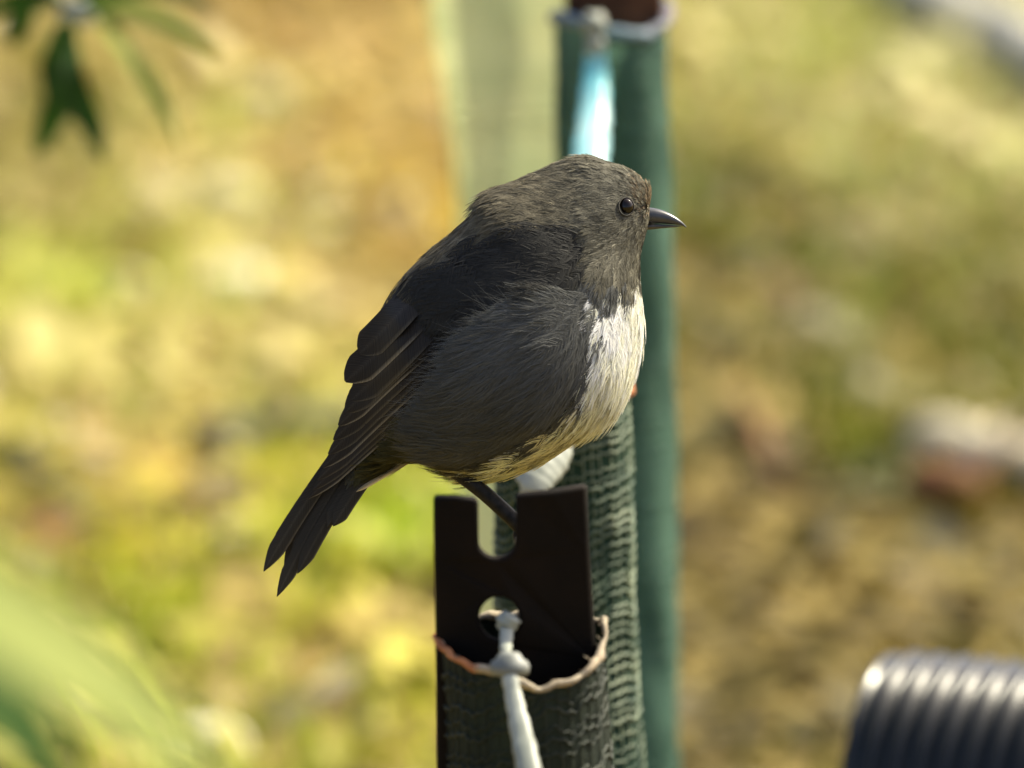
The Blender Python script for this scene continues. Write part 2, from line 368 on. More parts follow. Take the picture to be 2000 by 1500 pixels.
def y_stake(name, xc, Yp, ztop, half, label, cat='stake', mat=None, plain=True, extra=None, lean=0.0, stem=True):
    """steel Y-section stake: two front flanges, a stem behind and (front one) notch and hole"""
    root = empty(name, (xc, Yp, 0)); tag(root, label, cat, 'steel stakes standing in a row')
    mat = mat or M_steel
    if plain:
        out = [(xc - half, -0.05), (xc + half, -0.05), (xc + half, ztop), (xc + half * .25, ztop), (xc + half * .2, ztop - .018), (xc - half * .2, ztop - .018), (xc - half * .25, ztop), (xc - half, ztop)]
        holes = []
    else:
        out, holes = extra
    me = curve_plate('face_plate', out, holes, 0.005, 0.0012, mat, root)
    v = np.zeros(len(me.vertices) * 3); me.vertices.foreach_get('co', v); v = v.reshape(-1, 3)
    bow = 0.006 * ((v[:, 0] - xc) / half) ** 2            # flanges sweep back a little
    w = np.stack([v[:, 0], Yp - v[:, 2] + bow + lean * v[:, 1], v[:, 1]], 1)
    me.vertices.foreach_set('co', w.ravel().astype(np.float32)); me.update()
    o = link('face_plate', me, mat, root, smooth=False)
    if not stem: return root
    bm = bmesh.new(); bmesh.ops.create_cube(bm, size=1)
    bmesh.ops.scale(bm, vec=(0.005, 0.034, ztop + 0.03), verts=bm.verts)
    bmesh.ops.translate(bm, vec=(xc + half * 0.45, Yp + 0.0195, (ztop - 0.03) / 2 - 0.01), verts=bm.verts)
    bmesh.ops.bevel(bm, geom=bm.edges[:], offset=0.001, segments=2, affect='EDGES')
    for w_ in bm.verts: w_.co.y += lean * w_.co.z
    m2 = bpy.data.meshes.new('stem'); bm.to_mesh(m2); bm.free()
    link('stem', m2, mat, root, smooth=False)
    return root
# front stake, outline measured on its own plane
def va(px, py): q = V(px, py, YA); return (q[0], q[2])
def arc(cx, cy, rx, ry, a0, a1, n):
    return [va(cx + rx * math.cos(math.radians(a)), cy - ry * math.sin(math.radians(a))) for a in np.linspace(a0, a1, n)]
outer = [va(854, 1640), va(850, 1230), va(847, 1100), va(846, 985), va(850, 976), va(890, 972), va(928, 974), va(934, 982), va(935, 1055)] \
    + arc(970, 1056, 36, 32, 180, 360, 11)[1:] + [va(1007, 1020), va(1007, 968), va(1015, 963), va(1080, 958), va(1138, 952), va(1147, 957), va(1152, 1080), va(1165, 1290), va(1172, 1640)]
bl, br = va(854, 1640), va(1172, 1640)
outer = [(bl[0], -0.06)] + outer + [(br[0], -0.06)]
hole = arc(975, 1206, 39, 42, 0, 360, 25)[:-1]
xA = va(1008, 1100)[0]; halfA = abs(va(1165, 1290)[0] - va(850, 1290)[0]) / 2
stakeA = y_stake('steel_stake', xA, YA, va(1000, 965)[1], halfA, 'black steel stake with notched top and round hole in front of the bird', plain=False, extra=(outer, [hole]))

def sleeve(name, Yp, xl, xr, xl2, xr2, rim_px, ry, m_sheet, m_thread, m_hem, label, slant, seed, rows_dz, jag=0.004, hem_r=0.0016, wr=0.0012, lefthem=None, thread_r=0.00035, zlow=0.0, flare=None, prof=None, lean=0.0, half=False):
    """net tube round a stake: sheet, knitted threads standing on it and a frayed hem; extents measured on the plane Yp"""
    zt = V(1000, rim_px, Yp)[2]
    a, b = V(xl, rim_px, Yp)[0], V(xr, rim_px, Yp)[0]
    pyb = 1500; zb = V(1000, pyb, Yp)[2]
    a2, b2 = V(xl2, pyb, Yp)[0], V(xr2, pyb, Yp)[0]
    root = empty(name, ((a + b) / 2, Yp, 0)); tag(root, label, 'net sleeve', 'net sleeves pulled over the stakes')
    r = np.random.default_rng(seed)
    nth = 72
    th = np.linspace(0, 2 * math.pi, nth, endpoint=False)
    rim = zt + jag * vnoise(np.stack([np.cos(th) * 2.3, np.sin(th) * 2.3], -1), seed + 1, 3)
    if prof:
        pa_ = np.array(prof); rim = rim * .4 + zt * .6 + np.interp(th, np.append(pa_[:, 0], pa_[0, 0] + 2) * math.pi, np.append(pa_[:, 1], pa_[0, 1]))
    def pos(th, z, off=0.0):
        f = np.clip((zt - z) / (zt - zb), -0.2, 1.25)
        xc = (a + b) / 2 * (1 - f) + (a2 + b2) / 2 * f; rx = (b - a) / 2 * (1 - f) + (b2 - a2) / 2 * f
        if flare is not None: 
            e = flare(f); xc = xc - e / 2; rx = rx + e / 2
        q = np.stack([np.cos(th) * 1.7, np.sin(th) * 1.7, z * 28], -1)
        q2 = np.stack([np.cos(th) * 5, np.sin(th) * 5, z * 70], -1)
        d = wr * vnoise(q, seed + 2, 3) + wr * 0.6 * vnoise(q2, seed + 3, 2) + off
        return np.stack([xc + (rx + d) * np.cos(th), Yp + 0.009 + (ry + d) * np.sin(th) + lean * z, z], -1)
    zs = np.linspace(0, 1, 90)
    T, S = np.meshgrid(th, zs, indexing='xy')
    Zz = zlow + (rim[None, :] - zlow) * S
    v = pos(T, Zz).reshape(-1, 3)
    gf = grid_faces(90, nth, True)
    if half: gf = gf[np.sin(th[gf[:, 0] % nth]) < 0.1]          # open at the back
    link('net_sheet', mesh_np('net_sheet', v, gf), m_sheet, root)
    # knitted threads: slanted rows plus uprights, as thin three-sided cords
    parts = []
    zmin = zb - 0.02
    thr = np.linspace(0, 2 * math.pi, 121)
    if half: thr = np.linspace(math.pi, 2 * math.pi, 81)
    for z0 in np.arange(zmin, zt - 0.002, rows_dz):
        ph = r.uniform(0, 6.28)
        z = z0 + r.normal(0, rows_dz * .18) + slant * np.cos(thr) + rows_dz * 0.75 * vnoise(np.stack([np.cos(thr) * 4, np.sin(thr) * 4, 0 * thr + z0 * 40], -1), seed + 5, 3) + 0.15 * rows_dz * np.sin(thr * 40 + ph)
        lim = np.interp(thr, np.append(th, 2 * math.pi), np.append(rim, rim[0])) - 0.0005
        z = np.minimum(z, lim)
        parts.append(tube_np(pos(thr, z, 0.0004), thread_r * r.uniform(0.7, 1.5), 4, cap=False))
    nup = 40
    for k in range(nup):
        t0 = 2 * math.pi * k / nup + r.normal(0, 0.02)
        if half: t0 = math.pi + t0 / 2
        zz = np.linspace(zmin, np.interp(t0 % 6.2831, np.append(th, 2 * math.pi), np.append(rim, rim[0])), 60)
        tt = t0 + 0.03 * vnoise(np.stack([zz * 60, 0 * zz + k], -1), seed + 7, 2)
        parts.append(tube_np(pos(tt, zz, 0.0003), thread_r * 0.6, 3, cap=False, up=(0, 1, 0)))
    v, f = merge(parts)
    tag(link('net_threads', mesh_np('net_threads', v, f), m_thread, root), kind='stuff')
    # hem: a ragged cord round the rim
    thh = np.linspace(0, 2 * math.pi, 145)
    zr = np.interp(thh, np.append(th, 2 * math.pi), np.append(rim, rim[0]))
    for nm, sel, mm in ([('hem', slice(None), m_hem)] if lefthem is None else [('hem', slice(96, 145), m_hem), ('hem', slice(0, 62), m_hem), ('rusty_wire', slice(60, 98), lefthem)]):
        p = pos(thh[sel], zr[sel], 0.0006) + np.array([0, 0, 0.0004])
        rr = hem_r * np.clip(1 + 0.6 * vnoise(p * 330, seed + 9, 3), .4, 2); p = p + 0.0009 * np.stack([vnoise(p * 420, seed + 20 + k, 2) for k in range(3)], -1)
        v, f = tube_np(p, rr, 7); link(nm, mesh_poly(nm, v, f), mm, root)
    # frayed ends standing off the rim
    parts = []
    for k in range(46):
        t0 = r.uniform(0, 6.283); z0 = np.interp(t0, np.append(th, 6.284), np.append(rim, rim[0]))
        p0 = pos(np.array([t0]), np.array([z0]))[0]
        e = r.normal(0, 0.0013, 3) + np.array([0, 0, 0.0006])
        parts.append(tube_np(np.array([p0, p0 + e * .5 + r.normal(0, .0006, 3), p0 + e]), [0.0002, 0.00015, 0.00008], 4))
    v, f = merge(parts); tag(link('frayed_ends', mesh_poly('frayed_ends', v, f), m_hem, root), kind='stuff')
    return root, pos
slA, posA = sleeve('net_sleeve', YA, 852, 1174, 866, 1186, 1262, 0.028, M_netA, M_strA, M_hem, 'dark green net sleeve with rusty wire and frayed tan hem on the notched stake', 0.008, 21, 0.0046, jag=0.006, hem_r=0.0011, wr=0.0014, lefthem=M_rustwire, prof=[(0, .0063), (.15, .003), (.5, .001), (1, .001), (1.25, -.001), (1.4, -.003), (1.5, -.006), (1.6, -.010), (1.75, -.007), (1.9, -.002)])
# stake B, its sleeve top shows just under the breast
xB = V(1088, 1000, YB)[0]
y_stake('steel_stake', xB, YB, V(1000, 560, YB)[2], 0.0195, 'dark steel stake hidden behind the bird in the ribbed green sleeve')
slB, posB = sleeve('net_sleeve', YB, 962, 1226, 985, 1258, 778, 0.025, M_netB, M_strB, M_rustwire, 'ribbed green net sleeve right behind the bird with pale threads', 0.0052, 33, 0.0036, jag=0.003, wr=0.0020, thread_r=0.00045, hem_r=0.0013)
xC = V(1200, 60, YC)[0]
y_stake('steel_stake', xC, YC, V(1000, -240, YC)[2], 0.0185, 'rusty brown steel stake rising out of the sleeve with the cyan strap', mat=M_rust)
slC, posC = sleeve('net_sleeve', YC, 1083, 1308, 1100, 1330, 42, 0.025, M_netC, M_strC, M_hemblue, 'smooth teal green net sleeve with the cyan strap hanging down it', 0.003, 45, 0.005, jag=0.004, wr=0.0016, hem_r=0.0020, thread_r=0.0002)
LEAN = 0.15
xD = V(1105, 60, YD)[0]
y_stake('steel_stake', xD, YD + 0.017, V(1000, -300, YD)[2], 0.006, 'steel stake leaning back inside the pale sunlit sleeve, last of the row', mat=M_rust, lean=LEAN, stem=False)
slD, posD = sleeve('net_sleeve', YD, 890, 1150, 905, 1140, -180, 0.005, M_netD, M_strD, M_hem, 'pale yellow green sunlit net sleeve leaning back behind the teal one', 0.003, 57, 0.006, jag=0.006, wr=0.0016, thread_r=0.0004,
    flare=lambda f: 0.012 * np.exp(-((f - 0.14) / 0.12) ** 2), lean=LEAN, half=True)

# ------------------------------------------------------------------ straps
def pathV(pts):  # (px,py,Y)
    return np.array([V(*p) for p in pts])
def cable_strap(name, pts, widths, thick, m_strap, label, blobs, collars):
    path = smooth_path(pathV(pts), 40); wd_ = smooth_path(np.array(widths)[:, None], 40)[:, 0]; wd_ = wd_ * (1 + .05 * np.sin(np.arange(40) * 1.7) + .04 * np.sin(np.arange(40) * 2.9 + 1))
    root = empty(name, path[-1]); tag(root, label, 'strap', 'plastic straps tied to the stakes')
    v, f = tube_np(path, wd_ / 2, 10, flat=thick, up=(0, 1, 0)); link('tail', mesh_poly('tail', v, f), m_strap, root)
    for (q, rad, sq, m) in blobs:
        bm = bmesh.new(); bmesh.ops.create_uvsphere(bm, u_segments=16, v_segments=10, radius=rad)
        c = V(*q)
        for w in bm.verts:
            n = w.co.normalized(); w.co *= 1 + 0.14 * math.sin(n.x * 5 + n.z * 7 + rad * 900) + 0.08 * math.sin(n.y * 9)
            w.co.z *= sq; w.co += Vector(c)
        m2 = bpy.data.meshes.new('knot'); bm.to_mesh(m2); bm.free(); link('knot', m2, m, root)
    for (q, rad, hgt, m) in collars:
        c = V(*q); bm = bmesh.new(); segs = 20
        prof = [(0.55, -hgt), (0.95, -hgt * .8), (1.0, -hgt * .2), (0.92, hgt * .2), (0.7, hgt * .45), (0.5, hgt)]
        rings = [[bm.verts.new((c[0] + rad * k * math.cos(t), c[1] + rad * k * math.sin(t) * .8, c[2] + z)) for t in np.linspace(0, 2 * math.pi, segs, endpoint=False)] for k, z in prof]
        for A_, B_ in zip(rings, rings[1:]):
            for i in range(segs): bm.faces.new((A_[i], A_[(i + 1) % segs], B_[(i + 1) % segs], B_[i]))
        bm.faces.new(rings[0][::-1]); bm.faces.new(rings[-1])
        m2 = bpy.data.meshes.new('collar'); bm.to_mesh(m2); bm.free(); link('collar', m2, m, root)
    return root
sA = 2.835 / FPX
fA = YA - 0.030
cable_strap('plastic_strap', [(992, 1205, YA + .004), (990, 1232, YA - .006), (988, 1262, YA - .014), (992, 1300, fA - .004), (1003, 1360, fA - .012), (1018, 1430, fA - .022), (1032, 1500, fA - .034), (1052, 1640, fA - .050)],
            [.0040, .0042, .0038, .0044, .0052, .0064, .0074, .0080], 0.5, M_tie, 'white plastic strap threaded through the hole of the notched stake',
            [((992, 1214, YA - .003), .0036, .85, M_tie)], [((995, 1298, fA - .004), .0060, .0034, M_collar)])
fB = YB - 0.018
cable_strap('plastic_strap', [(1112, 800, fB), (1100, 850, fB - .003), (1078, 895, fB - .010), (1058, 925, fB - .016), (1042, 960, fB - .020), (1030, 1000, fB - .018)],
            [.006, .0085, .0125, .0115, .009, .004], 0.35, M_tie, 'crumpled white plastic strap on the ribbed sleeve under the belly',
            [((1112, 800, fB), .005, 1, M_tie), ((1042, 935, fB - .014), .0058, .8, M_tie)], [])
fC = YC - 0.017
cable_strap('plastic_strap', [(1160, 40, fC), (1163, 90, fC - .003), (1163, 150, fC - .008), (1160, 230, fC - .024), (1152, 320, fC - .048), (1143, 420, fC - .066), (1138, 520, fC - .080)],
            [.006, .0075, .0095, .0115, .0130, .0135, .013], 0.4, M_tieblue, 'pale cyan plastic strap hanging on the teal sleeve above the bird',
            [((1161, 48, fC - .003), .0050, 1, M_tie), ((1163, 86, fC - .005), .0038, 1.1, M_tie)], [((1160, 190, fC - .012), .0056, .0010, M_tie)])

# ================================================================== THE BIRD
D0 = 3.0; S0 = D0 / FPX
FOOT = (1022.0, 1046.0)
def B3(q):
    """bird space (u right, v down, w towards the camera; photo pixels at the bird) -> world"""
    q = np.asarray(q, float)
    base = CAM + FWD * D0
    return base + RGT * ((q[..., 0:1] - 1000) * S0) + UPV * ((750 - q[..., 1:2]) * S0) - FWD * (q[..., 2:3] * S0)
SEC = np.array([  # dorsal u,v   ventral u,v   half depth
    (1268, 398, 1262, 446, 26), (1266, 372, 1256, 468, 46), (1244, 342, 1250, 500, 60), (1206, 319, 1250, 530, 72), (1160, 304, 1252, 560, 84), (1110, 306, 1256, 600, 100),
    (1060, 322, 1256, 640, 122), (1010, 341, 1250, 685, 146), (966, 357, 1238, 735, 170), (931, 394, 1213, 785, 190), (887, 439, 1178, 822, 204), (837, 482, 1137, 857, 211),
    (793, 533, 1088, 890, 207), (760, 583, 1037, 914, 195), (742, 642, 978, 930, 174), (732, 700, 920, 922, 146), (724, 760, 866, 904, 116), (717, 815, 826, 892, 86), (706, 865, 784, 910, 48), (684, 915, 712, 952, 26)], float)
_d = SEC[:, :2] - SEC[:, 2:4]; _d /= np.linalg.norm(_d, axis=1, keepdims=True)
_k = np.interp(np.arange(len(SEC)), [0, 2, 5, 8, 12, 19], [2, 6, 11, 15, 10, 4])[:, None]
SEC[:, :2] -= _d * _k; SEC[:, 2:4] += _d * np.interp(np.arange(len(SEC)), [0, 2, 4, 7, 12, 19], [2, 9, 10, 6, 6, 3])[:, None]; SEC[:, 4] -= 5
def surf(t, th):
    """t in [0,1] bill to tail, th angle: 0 dorsal, pi ventral, pi/2 camera side"""
    s = np.clip(t, 0, 1) * (len(SEC) - 1); shp = np.shape(s); s = np.ravel(s)
    p = np.vstack([2 * SEC[0] - SEC[1], SEC, 2 * SEC[-1] - SEC[-2]])
    i = np.clip(s.astype(int), 0, len(SEC) - 2); f = (s - i)[:, None]
    a, b, c, d = p[i], p[i + 1], p[i + 2], p[i + 3]
    k = 0.5 * (2 * b + (c - a) * f + (2 * a - 5 * b + 4 * c - d) * f ** 2 + (3 * b - a - 3 * c + d) * f ** 3)
    k = k.reshape(shp + (5,))
    cu, cv = (k[..., 0] + k[..., 2]) / 2, (k[..., 1] + k[..., 3]) / 2
    au, av = (k[..., 0] - k[..., 2]) / 2, (k[..., 1] - k[..., 3]) / 2
    sn = np.sin(th); cs = np.cos(th)
    w = k[..., 4] * np.sign(sn) * np.abs(sn) ** 0.9
    q = np.stack([cu + au * cs, cv + av * cs, w], -1)
    # soft relief: neck crease behind the ear coverts, cheek and flank fullness
    def bump(u0, v0, su, sv, amp):
        return amp * np.exp(-((q[..., 0] - u0) / su) ** 2 - ((q[..., 1] - v0) / sv) ** 2) * np.sign(w)
    q[..., 2] += bump(1185, 430, 55, 55, 12) + bump(1130, 490, 22, 45, -4) + bump(1180, 540, 45, 50, 10) + bump(1020, 720, 140, 130, 16) + bump(880, 640, 70, 60, -8)
    return q
NT, NTH = 110, 72
tt = np.linspace(0, 1, NT); ta = np.linspace(0, 2 * math.pi, NTH, endpoint=False)
T, A_ = np.meshgrid(tt, ta, indexing='ij')
BODY = surf(T, A_)

HEADP = [(1300, 380), (1280, 570), (1235, 585), (1200, 560), (1150, 560), (1120, 520), (1118, 460), (1080, 445), (1020, 468), (940, 500), (860, 535), (800, 590), (735, 650), (690, 700), (690, 560), (900, 350), (1100, 250), (1300, 300)]
WINGP = [(1118, 445), (1140, 500), (1135, 540), (1085, 575), (975, 605), (900, 665), (830, 730), (790, 780), (700, 885), (640, 930), (560, 960), (650, 760), (700, 640), (790, 545), (860, 480), (940, 462), (1020, 440), (1080, 430)]
WHITEP = [(1196, 556), (1206, 566), (1214, 600), (1222, 605), (1236, 575), (1262, 560), (1320, 560), (1320, 800), (1150, 940), (1000, 985), (930, 950), (985, 915), (1060, 862), (1110, 815), (1142, 770), (1160, 715), (1166, 660), (1150, 620), (1136, 600), (1146, 578), (1176, 590), (1192, 608), (1198, 590)]
UNDERP = [(700, 850), (790, 800), (850, 880), (930, 905), (920, 960), (690, 990)]
def plum_color(q, r, jit=6.0):
    u = q[..., 0] + r.normal(0, jit, q.shape[:-1]); v = q[..., 1] + r.normal(0, jit * 1.5, q.shape[:-1])
    n = len(u)
    c = np.tile(np.array([0.096, 0.098, 0.093]), (n, 1))
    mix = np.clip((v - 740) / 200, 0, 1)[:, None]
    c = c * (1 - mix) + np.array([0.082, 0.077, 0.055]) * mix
    g = in_poly(u, v, WINGP); c[g] = np.array([0.034, 0.033, 0.029])
    h = in_poly(u, v, HEADP); c[h] = np.array([0.170, 0.155, 0.120])
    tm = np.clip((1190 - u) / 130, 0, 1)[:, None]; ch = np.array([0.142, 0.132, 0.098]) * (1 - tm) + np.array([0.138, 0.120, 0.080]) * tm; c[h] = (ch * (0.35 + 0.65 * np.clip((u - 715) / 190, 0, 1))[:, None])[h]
    fr = h & (u > 1240) & (v < 415) & (r.random(n) < .6); c[fr] = np.array([0.20, 0.155, 0.10])
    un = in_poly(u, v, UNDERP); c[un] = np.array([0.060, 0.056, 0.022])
    wh = in_poly(u + r.normal(0, 6, n), v + r.normal(0, 11, n), WHITEP)
    k = np.clip((v - 690) / 180, 0, 1)[:, None]
    wc = np.array([0.86, 0.85, 0.70]) * (1 - k) + np.array([0.80, 0.73, 0.40]) * k
    c[wh] = wc[wh]
    c *= r.lognormal(0, 0.09 + 0.18 * h, n)[:, None]
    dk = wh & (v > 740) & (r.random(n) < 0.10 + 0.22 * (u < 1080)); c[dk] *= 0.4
    return np.clip(c, 0.005, 0.86)

FLOW = np.array([(1272, 385, -.45, -.9), (1250, 350, -.75, -.65), (1215, 322, -.95, -.3), (1150, 305, -1, .05), (1050, 330, -.95, .3), (960, 372, -.8, .55), (880, 450, -.75, .65), (800, 540, -.65, .75), (740, 620, -.5, .85),
    (1245, 395, -.85, -.2), (1258, 425, -.95, .25), (1215, 450, -.8, .6), (1180, 400, -.95, .25), (1140, 420, -.9, .4), (1100, 380, -.95, .3), (1255, 470, -.35, .95), (1230, 520, -.25, .97), (1165, 500, -.65, .75), (1180, 540, -.45, .9),
    (1245, 620, -.05, 1), (1200, 640, -.12, 1), (1240, 720, -.32, .95), (1170, 760, -.5, .85), (1150, 620, -.4, .9), (1100, 870, -.85, .5), (1000, 925, -1, .1), (900, 912, -1, .15),
    (1100, 590, -.95, .1), (1090, 660, -.85, .5), (980, 620, -1, -.18), (1050, 700, -.92, .35), (950, 690, -1, -.02), (890, 760, -1, -.02), (1000, 800, -.95, .28), (850, 850, -1, .12), (820, 780, -1, .05), (1080, 790, -.8, .55),
    (1090, 480, -.85, .5), (1000, 520, -.85, .52), (900, 560, -.76, .65), (850, 620, -.7, .72), (760, 700, -.5, .86), (760, 890, -.9, .4), (700, 900, -.75, .66)])
def flow(q, r):
    d = ((q[:, None, :2] - FLOW[None, :, :2]) ** 2).sum(-1) + 150
    w = 1 / d ** 1.5; f = (w[..., None] * FLOW[None, :, 2:]).sum(1)
    a = np.arctan2(f[:, 1], f[:, 0]) + r.normal(0, 0.08, len(q)) + 0.30 * vnoise(q[:, :2] / 42.0, 301, 2)     # feathers lie in tufts
    return np.stack([np.cos(a), np.sin(a), np.zeros(len(q))], -1)
def lengths(q):
    """feather length by place"""
    u, v = q[:, 0], q[:, 1]
    db = np.hypot(u - 1270, v - 425)
    L = np.interp(db, [0, 30, 80, 150, 260, 420, 800], [9, 15, 26, 40, 62, 84, 92])
    L = np.where(v > 640, np.maximum(L, 78), L)
    L = np.where((v < 470) & (u < 1150), np.minimum(L, 44), L)
    return L
UB_V = np.array([560, 585, 610, 650, 690, 730, 770, 830, 890, 930, 960]); UB_U = np.array([1130, 1060, 980, 930, 890, 858, 824, 782, 724, 668, 620])
def clip_len(p, d, L, r, slack=13):
    """body feathers end a little past the lower edge of the folded wing"""
    L = np.where(p[:, 0] < 800, np.minimum(L, np.interp(p[:, 0], [690, 800], [26, 60])), L)
    tv = p[:, 1] + d[:, 1] * L * 1.1
    room = p[:, 0] - np.interp(tv, UB_V, UB_U) + slack * np.where(tv > 700, .35, 1.0) * r.lognormal(0, .65, len(p))
    act = (tv > 585) & (p[:, 0] > np.interp(p[:, 1], UB_V, UB_U) - 6) & (d[:, 0] < -.2)
    L = np.where(act, np.minimum(L, np.maximum(room, 6) / (np.abs(d[:, 0]) * 1.55)), L)
    bad = (L < 16) & (p[:, 0] < 1130) & (p[:, 1] > 560) | (p[:, 1] > 600) & (p[:, 0] < np.interp(p[:, 1], UB_V, UB_U) - 4)
    return L, ~bad
def grow(n, r, side, region=None, lmul=1.0, wmul=0.31, lift=0.12, nb=34, hw=0.95, dens=None, jit=6.0, fixcol=None, base=1.5, tipmul=1.25, spread=1.0, clip=True, tipc=None, bv=.10, fj=.2):
    """contour feathers, each a fan of barbs off a shaft; returns verts, faces, colours in bird space"""
    out_v, out_c = [], []
    # area-weighted sampling of the body surface
    th0, th1 = (0, math.pi) if side > 0 else (math.pi, 2 * math.pi)
    m = n * 5
    t = r.uniform(0.0, 1.0, m); th = r.uniform(th0, th1, m)
    e = 1e-3
    p = surf(t, th); pt = surf(np.clip(t + e, 0, 1), th) - surf(np.clip(t - e, 0, 1), th); pa = surf(t, th + e) - surf(t, th - e)
    nr = np.cross(pt, pa); ar = np.linalg.norm(nr, axis=1)
    L = lengths(p) * lmul
    pr = ar / (L ** 1.75)                       # short feathers stand denser
    if dens is not None: pr = pr * dens(p)
    pr /= pr.sum()
    idx = r.choice(m, size=n, replace=False, p=pr)
    p, nr, t = p[idx], nr[idx] / ar[idx][:, None], t[idx]
    cen = surf(t, np.zeros(n)) * .5 + surf(t, np.full(n, math.pi)) * .5
    flip = ((p - cen) * nr).sum(1) < 0; nr[flip] *= -1
    if region is not None:
        k = region(p); p, nr = p[k], nr[k]
    d = flow(p, r)
    d = d - nr * (d * nr).sum(1, keepdims=True); d /= np.linalg.norm(d, axis=1, keepdims=True) + 1e-9
    # keep the eye and the bill free
    L = lengths(p) * lmul * r.lognormal(0, 0.14, len(p))
    ok = np.ones(len(p), bool)
    if clip: L, ok = clip_len(p, d, L, r)
    for f in (0, .35, .7, 1.0):
        q = p + d * (L * f)[:, None]; ok &= ~((np.hypot((q[:, 0] - 1222) / 13.5, (q[:, 1] - 405) / 16) < 1.0) & (np.abs(q[:, 2]) > 25))
    ok &= ~((p[:, 0] > 1270) & (np.abs(p[:, 1] - 428) < 22))
    p, d, nr, L = p[ok], d[ok], nr[ok], L[ok]
    n = len(p); b = np.cross(nr, d)
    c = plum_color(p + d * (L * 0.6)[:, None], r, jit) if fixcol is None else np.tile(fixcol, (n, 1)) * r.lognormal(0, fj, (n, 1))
    W = L * wmul * r.lognormal(0, 0.12, n)
    R = np.interp(np.hypot(p[:, 0] - 1220, p[:, 1] - 410), [0, 120, 260], [85, 130, 230])
    tuft = vnoise(p[:, :2] / 26.0, 302, 2); lf = lift * r.lognormal(0, 0.16, n) * np.clip(1 + 0.55 * tuft, .3, 2)
    c = np.clip(c * (1 + 0.22 * tuft)[:, None], 0, .86)
    fr = np.tile(np.linspace(0.04, 0.92, nb // 2), 2)
    sd = np.repeat([1.0, -1.0], nb // 2)
    F = fr[None] + r.normal(0, 0.025, (n, nb))
    prof = np.clip(np.sin(np.pi * np.clip(0.18 + 0.72 * F, 0, 1)), 0.1, 1) ** 0.8
    reach = prof * (0.85 + 0.3 * r.random((n, nb))) * spread
    x0, x1, x2 = F, F + 0.17, F + 0.40 * (0.8 + 0.4 * r.random((n, nb))) * tipmul
    y0, y1, y2 = 0.02 * sd[None] + 0 * F, 0.50 * reach * sd[None], 0.95 * reach * sd[None] * (1 - 0.35 * F)
    lx = np.stack([x0, x1, x2], -1) * L[:, None, None]; ly = np.stack([y0, y1, y2], -1) * W[:, None, None]
    lx[..., 2] += r.normal(0, 0.03, (n, nb)) * L[:, None]; ly[..., 2] += r.normal(0, 0.07, (n, nb)) * W[:, None]
    def height(x, y):
        return base + lf[:, None, None] * L[:, None, None] * (np.clip(x / L[:, None, None], 0, 1.4) ** 1.2) - x ** 2 / (2 * R[:, None, None]) * 0.85 - y ** 2 / (2 * R[:, None, None]) * 1.2
    dx, dy = lx[..., 2:] - lx[..., :1], ly[..., 2:] - ly[..., :1]
    ln = np.sqrt(dx ** 2 + dy ** 2) + 1e-6
    hwv = hw * np.interp(L, [8, 30, 90], [0.45, 0.75, 1.2])[:, None, None] * np.array([1.0, 0.9, 0.22])[None, None]
    ox, oy = -dy / ln * hwv, dx / ln * hwv
    pts = []
    for s in (1, -1):
        X_, Y_ = lx + s * ox, ly + s * oy
        Z_ = height(X_, Y_) + r.normal(0, 0.25, (n, nb, 1))
        pts.append(p[:, None, None] + d[:, None, None] * X_[..., None] + b[:, None, None] * Y_[..., None] + nr[:, None, None] * Z_[..., None])
    v = np.stack(pts, 3).reshape(-1, 3)                    # (n,nb,3,2)
    k = np.arange(n * nb)[:, None] * 6
    f = np.concatenate([k + np.array([[0, 1, 3, 2]]), k + np.array([[2, 3, 5, 4]])], 0)
    hd = np.clip((620 - p[:, 1]) / 80, 0, 1)[:, None]                   # crisper tips on head and mantle
    tc = np.array([.80, 1.0, 1.30])[None] * hd + np.array([.88, 1.0, 1.16])[None] * (1 - hd) if tipc is None else np.tile(tipc, (n, 1))
    sh = tc[:, None, :, None, None] * r.lognormal(0, bv, (n, nb))[:, :, None, None, None]
    cc = np.clip(np.broadcast_to(c[:, None, None, None, :] * sh, (n, nb, 3, 2, 3)), 0, 0.85).reshape(-1, 3)
    return v, f, cc
def cat(parts):
    vs, fs, cs, o = [], [], [], 0
    for v, f, c in parts:
        vs.append(v); fs.append(f + o); cs.append(c); o += len(v)
    return np.vstack(vs), np.vstack(fs), np.vstack(cs)

FW = B3(np.array([FOOT[0], FOOT[1], 0.0]))
robin = empty('robin', FW)
tag(robin, 'plump dark grey robin with white breast and pale belly perched between the netted stakes', 'bird')
r = np.random.default_rng(77)
bv = BODY.reshape(-1, 3)
# the skin sits a little inside the plumage
cenb = (surf(tt, np.zeros(NT)) + surf(tt, np.full(NT, math.pi))) / 2
bs = cenb[:, None] + (BODY - cenb[:, None]) * 0.985
capv = np.vstack([cenb[0] + np.array([4, 0, 0]), cenb[-1] + np.array([-8, 6, 0])])
v = np.vstack([bs.reshape(-1, 3), capv]); f = grid_faces(NT, NTH, True)
j = np.arange(NTH); j2 = (j + 1) % NTH; k0 = NT * NTH
f = np.vstack([f, np.stack([j2, j, np.full(NTH, k0), np.full(NTH, k0)], 1), np.stack([(NT - 1) * NTH + j, (NT - 1) * NTH + j2, np.full(NTH, k0 + 1), np.full(NTH, k0 + 1)], 1)])
me = mesh_poly('body', B3(v), f)
ca = me.color_attributes.new('Col', 'FLOAT_COLOR', 'POINT')
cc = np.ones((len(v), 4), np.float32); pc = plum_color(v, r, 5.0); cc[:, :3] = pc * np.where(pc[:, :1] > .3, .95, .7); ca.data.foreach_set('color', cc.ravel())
link('body', me, M_skin, robin)

